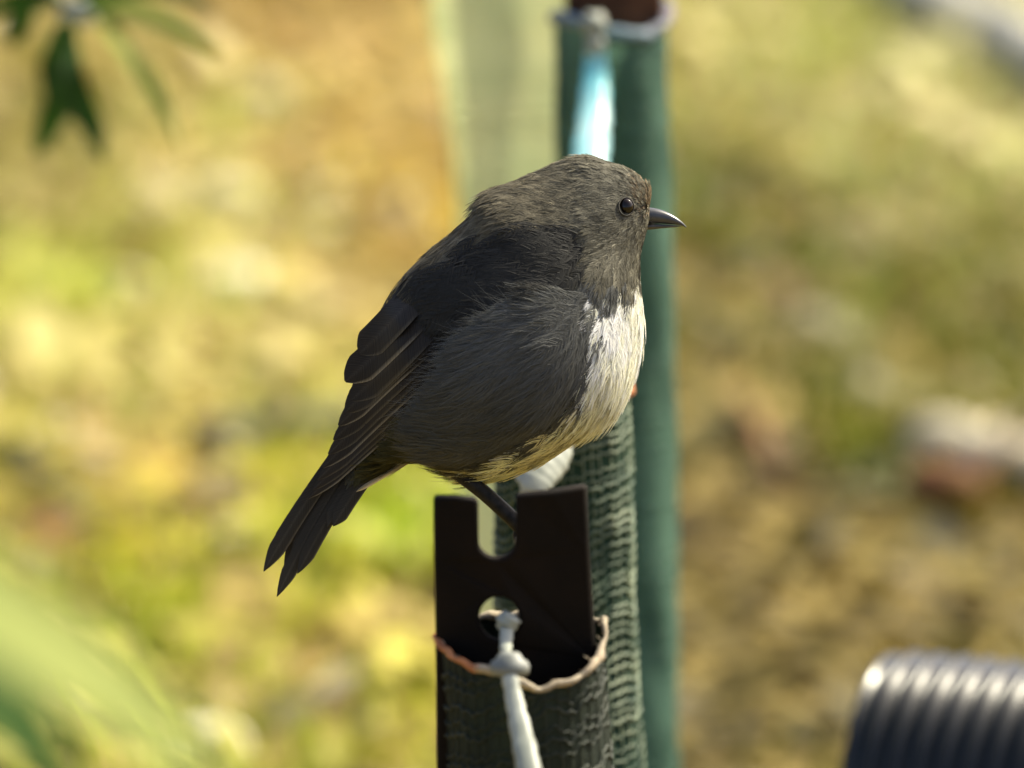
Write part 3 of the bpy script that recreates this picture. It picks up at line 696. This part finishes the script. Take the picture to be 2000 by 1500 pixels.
# highest surface towards the camera, for laying the wing on it
gu0, gv0, gs = 480, 280, 10
NU, NV = 90, 95
Wg = np.full((NU, NV), -1.0)
dt = surf(*np.meshgrid(np.linspace(0, 1, 900), np.linspace(0.02, math.pi - 0.02, 500), indexing='ij')).reshape(-1, 3)
iu = np.clip(((dt[:, 0] - gu0) / gs).astype(int), 0, NU - 1); iv = np.clip(((dt[:, 1] - gv0) / gs).astype(int), 0, NV - 1)
np.maximum.at(Wg, (iu, iv), dt[:, 2])
known = Wg > 0
Wg[~known] = 14.0
for _ in range(500):
    a = np.pad(Wg, 1, mode='edge'); sm = (a[2:, 1:-1] + a[:-2, 1:-1] + a[1:-1, 2:] + a[1:-1, :-2]) / 4
    Wg = np.where(known, Wg, 0.985 * sm + 0.015 * 14.0)
for _ in range(9):
    a = np.pad(Wg, 1, mode='edge'); Wg = 0.5 * Wg + 0.125 * (a[2:, 1:-1] + a[:-2, 1:-1] + a[1:-1, 2:] + a[1:-1, :-2])
def wdepth(u, v):
    x = np.clip((np.asarray(u, float) - gu0) / gs - .5, 0, NU - 1.001); y = np.clip((np.asarray(v, float) - gv0) / gs - .5, 0, NV - 1.001)
    i, j = x.astype(int), y.astype(int); fx, fy = x - i, y - j
    return Wg[i, j] * (1 - fx) * (1 - fy) + Wg[i + 1, j] * fx * (1 - fy) + Wg[i, j + 1] * (1 - fx) * fy + Wg[i + 1, j + 1] * fx * fy

# contour plumage
no_wing = lambda p: ~in_poly(p[:, 0], p[:, 1], [(1095, 475), (1120, 540), (1060, 580), (975, 600), (900, 650), (800, 765), (690, 880), (560, 960), (650, 760), (725, 640), (790, 575), (880, 520), (980, 490)])
parts = [grow(6800, r, 1, region=no_wing), grow(2600, r, -1, region=no_wing, nb=16, hw=1.6)]
# soft dark coverts over the shoulder
parts.append(grow(2400, r, 1, region=lambda p: in_poly(p[:, 0] + r.normal(0, 12, len(p)), p[:, 1] + r.normal(0, 14, len(p)), [(1112, 458), (1135, 500), (1135, 545), (1085, 568), (1000, 588), (945, 592), (895, 566), (845, 552), (800, 570), (765, 625), (748, 628), (812, 548), (880, 512), (960, 482), (1040, 462)]), wmul=0.36, lift=0.03, lmul=1.35, hw=0.9, nb=40, base=12.0, clip=False, tipc=(.95, 1.0, 1.06), bv=.05, fixcol=np.array([.030, .029, .026]), fj=.10))
v, f, c = cat(parts)
tag(link('plumage', mesh_np('plumage', B3(v), f, c), M_plum, robin), kind='stuff')
# long loose flank feathers that sweep over the wing's lower edge
def flank(p):
    return in_poly(p[:, 0], p[:, 1], [(1135, 575), (1085, 578), (985, 612), (905, 672), (835, 740), (795, 790), (760, 860), (860, 905), (1010, 850), (1110, 740)])
parts = [grow(5200, r, s, region=flank, lmul=1.15, wmul=0.26, lift=0.13, nb=34, hw=0.5, base=15.0, tipmul=1.35, spread=1.15, dens=lambda p: np.where(flank(p), 12.0, 0.2)) for s in (1, -1)]
v, f, c = cat(parts)
c = np.clip(c * 1.12, 0, .85)
tag(link('flank_plumage', mesh_np('flank_plumage', B3(v), f, c), M_plum, robin), kind='stuff')
tv, tf, tcol, o_ = [], [], [], 0
for (u0, v0, dx, dy, n_) in [(1080, 588, -1, -.02, 16), (1035, 590, -1, -.12, 20), (1000, 606, -1, -.25, 26), (965, 622, -1, -.12, 20), (940, 648, -1, -.1, 24), (912, 672, -1, -.18, 22), (890, 700, -1, .02, 24), (862, 728, -1, .05, 24), (842, 752, -1, .12, 22), (820, 782, -1, .1, 22), (795, 812, -1, .15, 16), (960, 700, -1, .05, 16), (900, 770, -1, .08, 16)]:
    for k in range(int(n_ * 1.8)):
        L_ = r.uniform(28, 80); a_ = math.atan2(dy, dx) + r.normal(0, .24)
        pu, pv = u0 + r.uniform(0, 40), v0 + r.normal(0, 12)
        sx = np.linspace(0, 1, 6); cu_ = pu + math.cos(a_) * L_ * sx; cv_ = pv + math.sin(a_) * L_ * sx + r.normal(0, 13) * sx ** 2
        w_ = wdepth(cu_, cv_) + np.interp(sx, [0, .3, 1], [6, 22, 24 + r.uniform(0, 6)])
        q = np.stack([cu_, cv_, w_], -1); hwv = .42 * (1 - .75 * sx); pn = np.array([-math.sin(a_), math.cos(a_), 0])
        tv.append(np.stack([q + pn * hwv[:, None], q - pn * hwv[:, None]], 1).reshape(-1, 3)); i_ = np.arange(5)[:, None] * 2 + o_
        tf.append(i_ + np.array([[0, 1, 3, 2]])); o_ += 12
        tcol.append(np.tile(np.array([.14, .142, .134]) * r.lognormal(0, .25), (12, 1)))
tag(link('flank_wisps', mesh_np('flank_wisps', B3(np.vstack(tv)), np.vstack(tf), np.vstack(tcol)), M_plum, robin), kind='stuff')
# pale down at the vent and thigh
vent = lambda p: in_poly(p[:, 0], p[:, 1], [(815, 880), (850, 890), (905, 905), (985, 922), (980, 960), (880, 950), (815, 920)])
parts = [grow(1500, r, s, region=vent, lmul=0.5, wmul=0.45, lift=0.30, nb=16, hw=0.6, base=1.0, tipmul=1.8, fixcol=np.array([.30, .29, .20]), dens=lambda p: np.where(vent(p), 30.0, 0.02)) for s in (1, -1)]
v, f, c = cat(parts)
tag(link('vent_down', mesh_np('vent_down', B3(v), f, c), M_plum, robin), kind='stuff')

# ---- flight feathers
def vane(root, tip, wid, lay, bend=0.0, colr=(.030, .026, .021), edge=(.12, .095, .06), side=1, wpos=None, taper=0.5, split=0.5, edge_side=-1, edge_w=0.16, tipw=None, pointed=0.6, sink=0.5):
    """one stiff feather: shaft, two vanes, pale outer margin"""
    nl, nw = 26, 9
    s = np.linspace(0, 1, nl); root = np.array(root, float); tip = np.array(tip, float)
    ax = tip - root; ln = np.hypot(*ax); ax /= ln; pr = np.array([-ax[1], ax[0]])
    cl = root + ax * (s * ln)[:, None] + pr * (bend * ln * np.sin(np.pi * s * 0.9))[:, None]
    w = wid * np.clip((s / 0.18), 0.25, 1) ** 0.5 * np.clip((1 - s) / 0.15 + 0.02, 0, 1) ** pointed
    k = np.linspace(-1, 1, nw)
    off = np.where(k < 0, k * split * 2, k * (1 - split) * 2)
    uv2 = cl[:, None] + pr[None, None] * (w[:, None] * 0.5 * off[None])[..., None]
    if wpos is None: base_ = wdepth(uv2[..., 0], uv2[..., 1])
    else: base_ = np.interp(s, np.linspace(0, 1, len(wpos)), wpos)[:, None] + 0 * uv2[..., 0]
    rs = np.clip(s / sink, 0, 1)[:, None] if wpos is None else 1.0
    wz = base_ + lay * rs - 26 * (1 - rs) + (1.1 if wpos is None else 2.5) * (1 - np.abs(k)[None] ** 1.5) + 0 * s[:, None]
    q = np.concatenate([uv2, (wz * side)[..., None]], -1).reshape(-1, 3)
    cc = np.tile(np.array(colr, float), (nl, nw, 1))
    m = (k * edge_side > 1 - 2 * edge_w); 
    em = 0.65 * np.clip((s - .3) / .2, 0, 1)[:, None, None]; cc[:, m] = cc[:, m] * (1 - em) + np.array(edge) * em
    cc[:, nw // 2] *= 1.5
    cc *= (0.85 + 0.3 * s)[:, None, None]
    uvc = np.stack(np.broadcast_arrays(s[:, None] * ln / 150.0, k[None] * 1.0), -1).reshape(-1, 2)
    return q, grid_faces(nl, nw), cc.reshape(-1, 3), uvc
WING = [  # root, tip, width, layer
    ((925, 700), (604, 974), 30, 1.0), ((920, 690), (612, 958), 32, 2.5), ((915, 676), (622, 938), 34, 4.0), ((910, 660), (632, 914), 36, 5.5), ((905, 648), (643, 888), 38, 7.0),
    ((900, 636), (653, 860), 40, 8.5), ((896, 622), (663, 832), 42, 10.0), ((890, 606), (676, 806), 46, 11.5), ((878, 588), (686, 780), 50, 13.0), ((860, 566), (674, 744), 54, 15.0), ((836, 548), (702, 690), 52, 17.0)]
for side in (1, -1):
    wing = empty('wing', FW); wing.parent = robin; wing.location = (0, 0, 0)
    for i, (a, b, wd_, ly) in enumerate(WING):
        q, f, c, uvc = vane(a, b, wd_ * (1.18 if i > 6 else 1.0), ly * 1.15 + 13, bend=-0.02 if i > 7 else 0.015, side=side, split=0.5 + 0.06 * (i < 6),
                            colr=np.array([.024, .020, .016]) * (1 + 0.25 * r.random()), edge=(.13, .108, .07) if i % 3 else (.36, .30, .20), edge_side=-1, edge_w=0.10)
        me = mesh_np('flight_feather', B3(q), f, c, uvc)
        o = link('flight_feather', me, M_vane); o.parent = wing; o.location = -Vector(FW)
TAIL = [((690, 850), (517, 1117), 33, 0, (6, 12)), ((702, 876), (543, 1166), 30, 0, (2, 8)), ((700, 880), (572, 1085), 32, 0, (-2, 4)), ((720, 888), (583, 1121), 29, 0, (8, 16)), ((716, 890), (612, 1045), 36, 0, (-4, -6)),
        ((744, 892), (652, 1028), 31, 0, (16, 24)), ((735, 890), (640, 1030), 32, 0, (10, 18)), ((690, 856), (532, 1090), 36, 0, (-10, -16)), ((702, 876), (556, 1110), 36, 0, (-18, -26)), ((722, 890), (600, 1070), 36, 0, (-24, -34))]
for i, (a, b, wd_, ly, wp) in enumerate(TAIL):
    q, f, c, uvc = vane(a, b, wd_, ly, bend=0.02, wpos=wp, colr=np.array([.030, .026, .020]) * (0.9 + .3 * r.random()), edge=(.16, .13, .09), edge_side=-1, edge_w=0.10, pointed=0.8)
    o = link('tail_feather', mesh_np('tail_feather', B3(q), f, c, uvc), M_vane, robin)
# tail covert whose sunlit edge is put into its pale colour
q, f, c, uvc = vane((812, 893), (696, 960), 9, 0, wpos=(24, 22), colr=(.30, .24, .15), edge=(.8, .7, .5), edge_side=-1, edge_w=0.3)
link('tail_covert', mesh_np('tail_covert', B3(q), f, c, uvc), M_vane, robin)

# ---- bill: two mandibles, nostril
def mandible(name, tops, bots, wids, mat):
    n = 26
    tp, bt, wd_ = smooth_path(tops, n), smooth_path(bots, n), smooth_path(np.array(wids)[:, None], n)[:, 0]
    a = np.linspace(0, 2 * math.pi, 18, endpoint=False)
    cen = (tp + bt) / 2; ax = (tp - bt) / 2
    q = np.stack([cen[:, None, 0] + ax[:, None, 0] * np.cos(a), cen[:, None, 1] + ax[:, None, 1] * np.cos(a), wd_[:, None] * np.sign(np.sin(a)) * np.abs(np.sin(a)) ** 0.8], -1).reshape(-1, 3)
    k = len(q); q = np.vstack([q, [[*cen[0], 0]], [[*cen[-1], 0]]]); f = grid_faces(n, 18, True)
    j = np.arange(18); j2 = (j + 1) % 18
    f = np.vstack([f, np.stack([j2, j, np.full(18, k), np.full(18, k)], 1), np.stack([(n - 1) * 18 + j, (n - 1) * 18 + j2, np.full(18, k + 1), np.full(18, k + 1)], 1)])
    return link(name, mesh_poly(name, B3(q), f), mat, robin)
bill = mandible('upper_mandible', [(1240, 402), (1266, 405), (1285, 408), (1305, 415), (1322, 425), (1334, 435), (1341, 443)], [(1240, 438), (1266, 437), (1285, 437), (1305, 438), (1322, 439), (1333, 441), (1340, 445)], [20, 18, 15.5, 12, 8, 4.5, 1.0], M_bill)
mandible('lower_mandible', [(1240, 437), (1266, 437), (1285, 437.5), (1305, 438.5), (1320, 439.5), (1331, 441)], [(1240, 452), (1266, 449), (1285, 447), (1305, 445), (1320, 443.5), (1331, 442)], [17, 15.5, 13, 9.5, 6, 2], M_bill)
M_nos = noisy('nostril_skin', (0.03, 0.012, 0.006), (0.09, 0.035, 0.015), 400, 0.5, 0.0)
for s in (1, -1):
    bm = bmesh.new(); bmesh.ops.create_uvsphere(bm, u_segments=12, v_segments=8, radius=1)
    for w in bm.verts:
        w.co = Vector(B3(np.array([1278 + w.co.x * 5, 418 + w.co.z * 3.2 + w.co.x * 1.0, s * (12.5 + w.co.y * 3)])))
    m2 = bpy.data.meshes.new('nostril'); bm.to_mesh(m2); bm.free(); link('nostril', m2, M_nos, robin)
    # eye: globe with a narrow lid ring
    we = float(wdepth(1222, 405))
    bm = bmesh.new(); bmesh.ops.create_uvsphere(bm, u_segments=32, v_segments=20, radius=1)
    for w in bm.verts:
        w.co = Vector(B3(np.array([1222 + w.co.x * 14.5, 405 + w.co.z * 17, s * (we - 5 + w.co.y * 13)])))
    m2 = bpy.data.meshes.new('eye'); bm.to_mesh(m2); bm.free(); eye = link('eye', m2, M_eye, robin)
    a = np.linspace(0, 2 * math.pi, 41)
    path = np.stack([1222 + 14.8 * np.cos(a), 405 + 17.4 * np.sin(a), s * (we + 3 + 0 * a)], -1)
    path[:, 2] = s * (np.maximum(wdepth(path[:, 0], path[:, 1]), we - 6) + 3.0)
    vv, ff = tube_np(B3(path), 1.7 * S0, 6, up=tuple(FWD), cap=False)
    link('eyelid', mesh_poly('eyelid', vv, ff), noisy('eyelid_skin', (.02, .018, .013), (.045, .04, .03), 900, .8, .6, 2000, .0003), robin)
# rictal bristles at the gape
parts = []
for s in (1, -1):
    for k in range(16):
        q0 = np.array([1258 + r.uniform(-6, 8), 424 + r.uniform(-14, 18), s * (20 + r.uniform(-4, 6))])
        e = np.array([r.uniform(10, 24), r.uniform(-4, 8), s * r.uniform(2, 9)])
        parts.append(tube_np(B3(np.array([q0, q0 + e * .5 + [0, -1.5, 0], q0 + e])), np.array([.5, .4, .15]) * S0, 4))
vv, ff = merge(parts); tag(link('bristles', mesh_poly('bristles', vv, ff), M_leg, robin), kind='stuff')

# ---- legs: feathered thigh hidden in the plumage, bare shank, toes closed round the wire
for s in (1, -1):
    wl = 62 * s
    leg = empty('leg', FW); leg.parent = robin; leg.location = (0, 0, 0)
    shank = smooth_path([(836, 884, wl), (868, 903, wl), (905, 930, wl), (945, 962, wl), (985, 998, wl), (1010, 1022, wl), (1020, 1034, wl)], 30)
    rad = smooth_path(np.array([18, 17, 15.5, 14.5, 14.5, 15, 15])[:, None], 30)[:, 0]
    vv, ff = tube_np(B3(shank), rad * S0, 12, up=tuple(FWD)); o = link('shank', mesh_poly('shank', vv, ff), M_leg); o.parent = leg; o.location = -Vector(FW)
    for (dz, a0, a1, nm) in ((-16, 100, -150, 'toe'), (0, 95, -165, 'toe'), (16, 100, -145, 'toe'), (3, 85, 300, 'hind_toe')):
        aa = np.radians(np.linspace(a0, a1, 18)); rr = np.linspace(15.5, 14.0, 18)
        pth = np.stack([FOOT[0] + rr * np.cos(aa), FOOT[1] - rr * np.sin(aa), wl + dz * np.linspace(.2, 1, 18)], -1)
        vv, ff = tube_np(B3(pth), np.linspace(7.5, 3.0, 18) * S0, 8, up=tuple(FWD)); o = link(nm, mesh_poly(nm, vv, ff), M_leg); o.parent = leg; o.location = -Vector(FW)

# ---- the wire the bird stands on, from the front stake back to the next one
wz = FW[2]
w0 = np.array([FW[0] + 0.0006, YA + 0.0015, wz]); w1 = np.array([FW[0] + 0.004, YB - 0.012, wz])
pp = np.linspace(w0, w1, 40); pp[:, 2] += -0.0012 * np.sin(np.linspace(0, math.pi, 40)) + 0.0012 * math.sin(math.pi * 0.25)
# follow the view axis' tilt across the bird so both feet rest on it
ax = -FWD; tsl = (pp[:, 1] - FW[1]) / ax[1]
pp = FW[None] + ax[None] * tsl[:, None]
root = empty('fence_wire', pp[0]); tag(root, 'galvanised fence wire between two stakes under the feet of the bird', 'wire')
vv, ff = tube_np(pp, 7.5 * S0, 10); link('strand', mesh_poly('strand', vv, ff), M_wire, root)
aa = np.linspace(0, 2 * math.pi * 5, 80)
hp = pp[1][None] + (pp[4] - pp[1])[None] * (aa / aa[-1])[:, None] + np.stack([np.cos(aa), 0 * aa, np.sin(aa)], -1) * 0.0022
vv, ff = tube_np(hp, 0.0008, 6); link('wrapped_end', mesh_poly('wrapped_end', vv, ff), M_wire, root)

# ================================================================== THINGS ON THE GROUND
def log(name, a, b, rad, mat, label, seed, cat='log', bumps=0.22, lift=0.0, ns=14, n=26, taper=0.75):
    a, b = np.array(a, float), np.array(b, float)
    path = np.linspace(a, b, n); path[:, 2] = gz(path[:, 0], path[:, 1]) + rad * 0.8 + lift
    path += 0.25 * rad * np.stack([vnoise(np.stack([np.linspace(0, 4, n)] * 2, -1) + k, seed + k, 2) for k in range(3)], -1)
    rr = rad * np.linspace(1, taper, n)
    v, f = tube_np(path, rr, ns)
    c = np.vstack([np.repeat(path, ns, 0), path[:1], path[-1:]])
    d = v - c; v = c + d * (1 + bumps * vnoise(v / rad * 0.9, seed + 9, 3))[:, None]
    return v, f, path
def put_log(name, a, b, rad, mat, label, seed, cat='log', **k):
    v, f, path = log(name, a, b, rad, mat, label, seed, cat, **k)
    root = empty(name, path[0] * [1, 1, 0]); tag(root, label, cat)
    link('bark', mesh_poly('bark', v, f), mat, root)
    r2 = np.random.default_rng(seed); parts = []
    for _ in range(4):
        i = r2.integers(4, len(path) - 4); e = np.array([r2.normal(0, 1), r2.normal(0, 1), abs(r2.normal(0, .8)) + .2]); e *= rad * 2.2 / np.linalg.norm(e)
        v, f = tube_np(np.linspace(path[i], path[i] + e, 5), np.linspace(rad * .3, rad * .14, 5), 7)
        link('twig_stub', mesh_poly('twig_stub', v, f), mat, root)
    return root
put_log('mossy_branch', G(400, 905), G(700, 850), 0.013, M_bark, 'dark mossy branch lying in the litter behind the tail', 61, 'branch')
put_log('thin_stick', G(30, 880), G(200, 1075), 0.0065, M_bark, 'thin brown stick lying slantwise in the yellow litter', 62, 'stick')
put_log('pale_log', G(1815, 905), G(2120, 965), 0.019, M_palewood, 'pale weathered log with reddish rotten wood at its end', 63)
put_log('rotten_wood', G(1790, 1000), G(1905, 1005), 0.017, M_brownwood, 'reddish brown chunk of rotten wood in front of the pale log', 64, 'wood', taper=0.9)
put_log('grey_log', G(1640, -60), G(2140, 215), 0.024, M_stone, 'pale grey log lying slantwise at the far edge of the clearing', 65)
put_log('brown_stick', G(1440, 780), G(1530, 960), 0.008, M_brownwood, 'short brown stick lying among green moss', 66, 'stick')
def stone(px, py, rad, seed, mat, label):
    c = G(px, py); bm = bmesh.new(); bmesh.ops.create_icosphere(bm, subdivisions=3, radius=1)
    k = np.random.default_rng(seed).uniform(.7, 1.2, 3)
    for w in bm.verts:
        n = vnoise(np.array(w.co) * 1.3, seed, 3)
        w.co = Vector((w.co.x * k[0], w.co.y * k[1], w.co.z * .62)) * rad * (1 + .2 * n) + Vector((c[0], c[1], gz(c[0], c[1]) + rad * .35))
    me = bpy.data.meshes.new('stone'); bm.to_mesh(me); bm.free()
    o = link('stone', me, mat); tag(o, label, 'stone', 'pale stones on the forest floor')
M_cream = noisy('cream_stone', (.50, .45, .27), (.66, .60, .40), 20, .7, .4, 90, .003)
M_dull = noisy('dull_stone', (.22, .20, .11), (.34, .31, .19), 20, .8, .4, 90, .003)
for i, (x, y, rd) in enumerate([(455, 385, .018), (520, 205, .016), (470, 560, .020), (640, 450, .016), (1600, 625, .018), (1690, 740, .016), (250, 545, .012), (410, 1465, .018), (1570, 1445, .012)]):
    stone(x, y, rd, 80 + i, M_dull if x > 1300 else M_cream, ['cream stone in the litter between the shrub twig and the nape', 'cream stone beside the tip of the shrub twig', 'cream stone between the bright seedling and the back of the bird', 'cream stone close behind the mantle of the bird',
          'pale stone in the brown litter beside the teal sleeve', 'pale stone near the pale log', 'small cream stone touching the bright yellow green seedling', 'cream stone behind the broad strap leaves', 'pale stone in brown litter beside the black pipe'][i])

# ---- corrugated black pipe
p0 = PIPE0; axd = PIPEA; RP = 0.053
Lp = 0.75; pit = 0.0098; npz = int(Lp / pit * 10)
s = np.linspace(0, Lp, npz)
rr = RP + 0.0017 * np.clip(np.cos(2 * math.pi * s / pit) * 1.2, -1, 1) - 0.0017 + 0.0004 * np.sin(s * 61)
rr = np.where(s < 0.004, rr * (0.97 + 0.03 * s / 0.004), rr)
cz = p0[2]
root = empty('corrugated_pipe', (p0[0], p0[1], 0)); tag(root, 'black ribbed drainage pipe lying on the brown litter', 'pipe')
path = np.array([p0[0], p0[1], cz]) + axd[None] * s[:, None]
v, f = tube_np(path, rr, 56, cap=False)
v2, f2 = tube_np(path[::30], RP * 0.86 + 0 * s[::30], 56, cap=False)
n1 = len(v); ring0 = np.arange(56); 
lip = np.stack([ring0, (ring0 + 1) % 56, n1 + (ring0 + 1) % 56, n1 + ring0], 1)[:, ::-1]
va_, fa_ = merge([(v, f), (v2, f2[:, ::-1])])
link('ribbed_wall', mesh_np('ribbed_wall', va_, np.vstack([fa_, lip])), M_pipe, root)

# ---- leaves
def blade(path, widths, fold=0.25, up=(0, 0, 1), nw=5):
    path = np.asarray(path, float); n = len(path); t = np.gradient(path, axis=0); t /= np.linalg.norm(t, axis=1, keepdims=True)
    sd = np.cross(t, np.broadcast_to(up, t.shape)); sd /= np.linalg.norm(sd, axis=1, keepdims=True) + 1e-9; nn = np.cross(sd, t)
    k = np.linspace(-1, 1, nw)
    v = path[:, None] + sd[:, None] * (k[None, :, None] * np.asarray(widths)[:, None, None] / 2) + nn[:, None] * (np.abs(k)[None, :, None] * np.asarray(widths)[:, None, None] / 2 * fold)
    return v.reshape(-1, 3), grid_faces(n, nw)
def add_leaf(root, pts, wmax, mat, name='leaf', fold=0.25, up=(0, 0, 1), shape=None):
    path = smooth_path(pts, 24); s = np.linspace(0, 1, 24)
    w = wmax * (shape(s) if shape else np.sin(np.pi * np.clip(s * .92 + .06, 0, 1)) ** 0.8)
    v, f = blade(path, np.maximum(w, wmax * .03), fold, up)
    return link(name, mesh_np(name, v, f), mat, root)
# shrub whose twig hangs in over the top left corner
DS = 3.95
base = P(-420, 900, DS); base[2] = 0
root = empty('shrub', base); tag(root, 'leafy shrub twig with narrow dark green leaves hanging over the yellow litter', 'shrub')
def S_(px, py, d=DS): return P(px, py, d)
stem = smooth_path([base, S_(-380, 600), S_(-300, 100), S_(-120, -130), S_(40, -60), S_(145, 20)], 40)
v, f = tube_np(stem, np.linspace(.006, .0022, 40), 8); link('stem', mesh_poly('stem', v, f), M_stem, root)
upc = tuple(-FWD + 0.25 * RGT)
lanc = lambda s: np.sin(np.pi * np.clip(s * .9 + .08, 0, 1)) ** 0.7
for pts, w, m in [([(130, 40), (122, 130), (115, 190), (88, 260), (70, 300)], 62, M_leafg), ([(135, 40), (135, 130), (150, 190), (180, 250), (200, 312)], 62, M_leafg), ([(118, 45), (115, 110), (120, 180), (128, 215)], 88, M_leafg),
                  ([(170, 20), (205, 40), (235, 85), (255, 120)], 34, M_leafg), ([(200, 50), (260, 120), (310, 190), (350, 285)], 36, M_leafl), ([(60, -30), (45, 20), (30, 60), (20, 90)], 50, M_leafg), ([(170, 10), (260, 20), (340, 50), (430, 110)], 42, M_leafl),
                  ([(150, 10), (60, 0), (0, 10), (-60, 40)], 44, M_leafg), ([(150, 15), (180, -40), (200, -120), (210, -200)], 44, M_leafg), ([(145, 15), (250, -20), (330, -20), (420, 20)], 40, M_leafg)]:
    dd = DS + r.uniform(-.03, .03)
    add_leaf(root, [S_(x, y, DS if i == 0 else dd) for i, (x, y) in enumerate(pts)], w * DS / FPX, m, up=upc, shape=lanc)
for (x, y, rd) in [(135, 25, 20), (165, 35, 20), (150, 8, 18)]:
    bm = bmesh.new(); bmesh.ops.create_icosphere(bm, subdivisions=2, radius=rd * DS / FPX)
    c = S_(x, y, DS - .008)
    for w_ in bm.verts: w_.co = Vector((w_.co.x * 1.1, w_.co.y, w_.co.z * .8)) + Vector(c)
    me = bpy.data.meshes.new('pale_bud'); bm.to_mesh(me); bm.free(); link('pale_bud', me, M_tie, root)
# broad strap leaves close to the camera, lower left
DF = 1.78
base = P(-900, 1900, DF); base[2] = 0
root = empty('strap_leaf_plant', base); tag(root, 'broad pale green strap leaves of a plant rising from the ground', 'plant')
strap = lambda s: np.clip(s / .15, .5, 1) * np.clip((1 - s) / .35, 0, 1) ** .6
for pts, w, m, dd in [([(-700, 1000), (-300, 1020), (0, 1210), (180, 1330), (330, 1450), (440, 1560)], 250, M_leafl, 0), ([(-700, 1150), (-300, 1180), (-60, 1330), (60, 1450), (170, 1600)], 260, M_leafg, .03), ([(-760, 900), (-500, 700), (-300, 760), (-120, 900)], 220, M_leafl, .06)]:
    tp = [P(x, y, DF + dd) for x, y in pts]
    mid = (base + tp[0]) / 2 + np.array([-.03, 0, .08])
    add_leaf(root, [base, mid] + tp, w * DF / FPX, m, up=tuple(-FWD * .7 + UPV), shape=strap, fold=.15)
# seedlings in the litter
def seedling(px, py, n, size, mat, label, seed):
    c = G(px, py); c[2] = gz(c[0], c[1]); root = empty('seedling', c); tag(root, label, 'seedling', 'bright green seedlings in the litter')
    r2 = np.random.default_rng(seed)
    for k in range(n):
        a = 2 * math.pi * k / n + r2.normal(0, .3); L = size * r2.uniform(.7, 1.2)
        d = np.array([math.cos(a), math.sin(a), 0])
        add_leaf(root, [c, c + d * L * .35 + [0, 0, L * .55], c + d * L * .75 + [0, 0, L * .7], c + d * L * 1.1 + [0, 0, L * .5]], L * .42, mat)
for i, (x, y, n, sz, m) in enumerate([(150, 600, 9, .035, M_leafy), (760, 1130, 7, .036, M_leafy), (850, 1010, 6, .022, M_leafy), (1690, 960, 6, .022, M_stem), (1400, 400, 7, .024, M_stem), (300, 1215, 7, .022, M_leafy), (900, 470, 5, .020, M_leafy)]):
    seedling(x, y, n, sz, m, ['bright yellow green seedling among pale cream leaves', 'yellow green seedling between the tail and the notched stake', 'small seedling beside the notched stake', 'green seedling near the pale log',
             'green seedling beside the teal sleeve at the level of the bill', 'small seedling in yellow moss below the thin stick', 'small yellow green seedling behind the nape of the bird'][i], 200 + i)
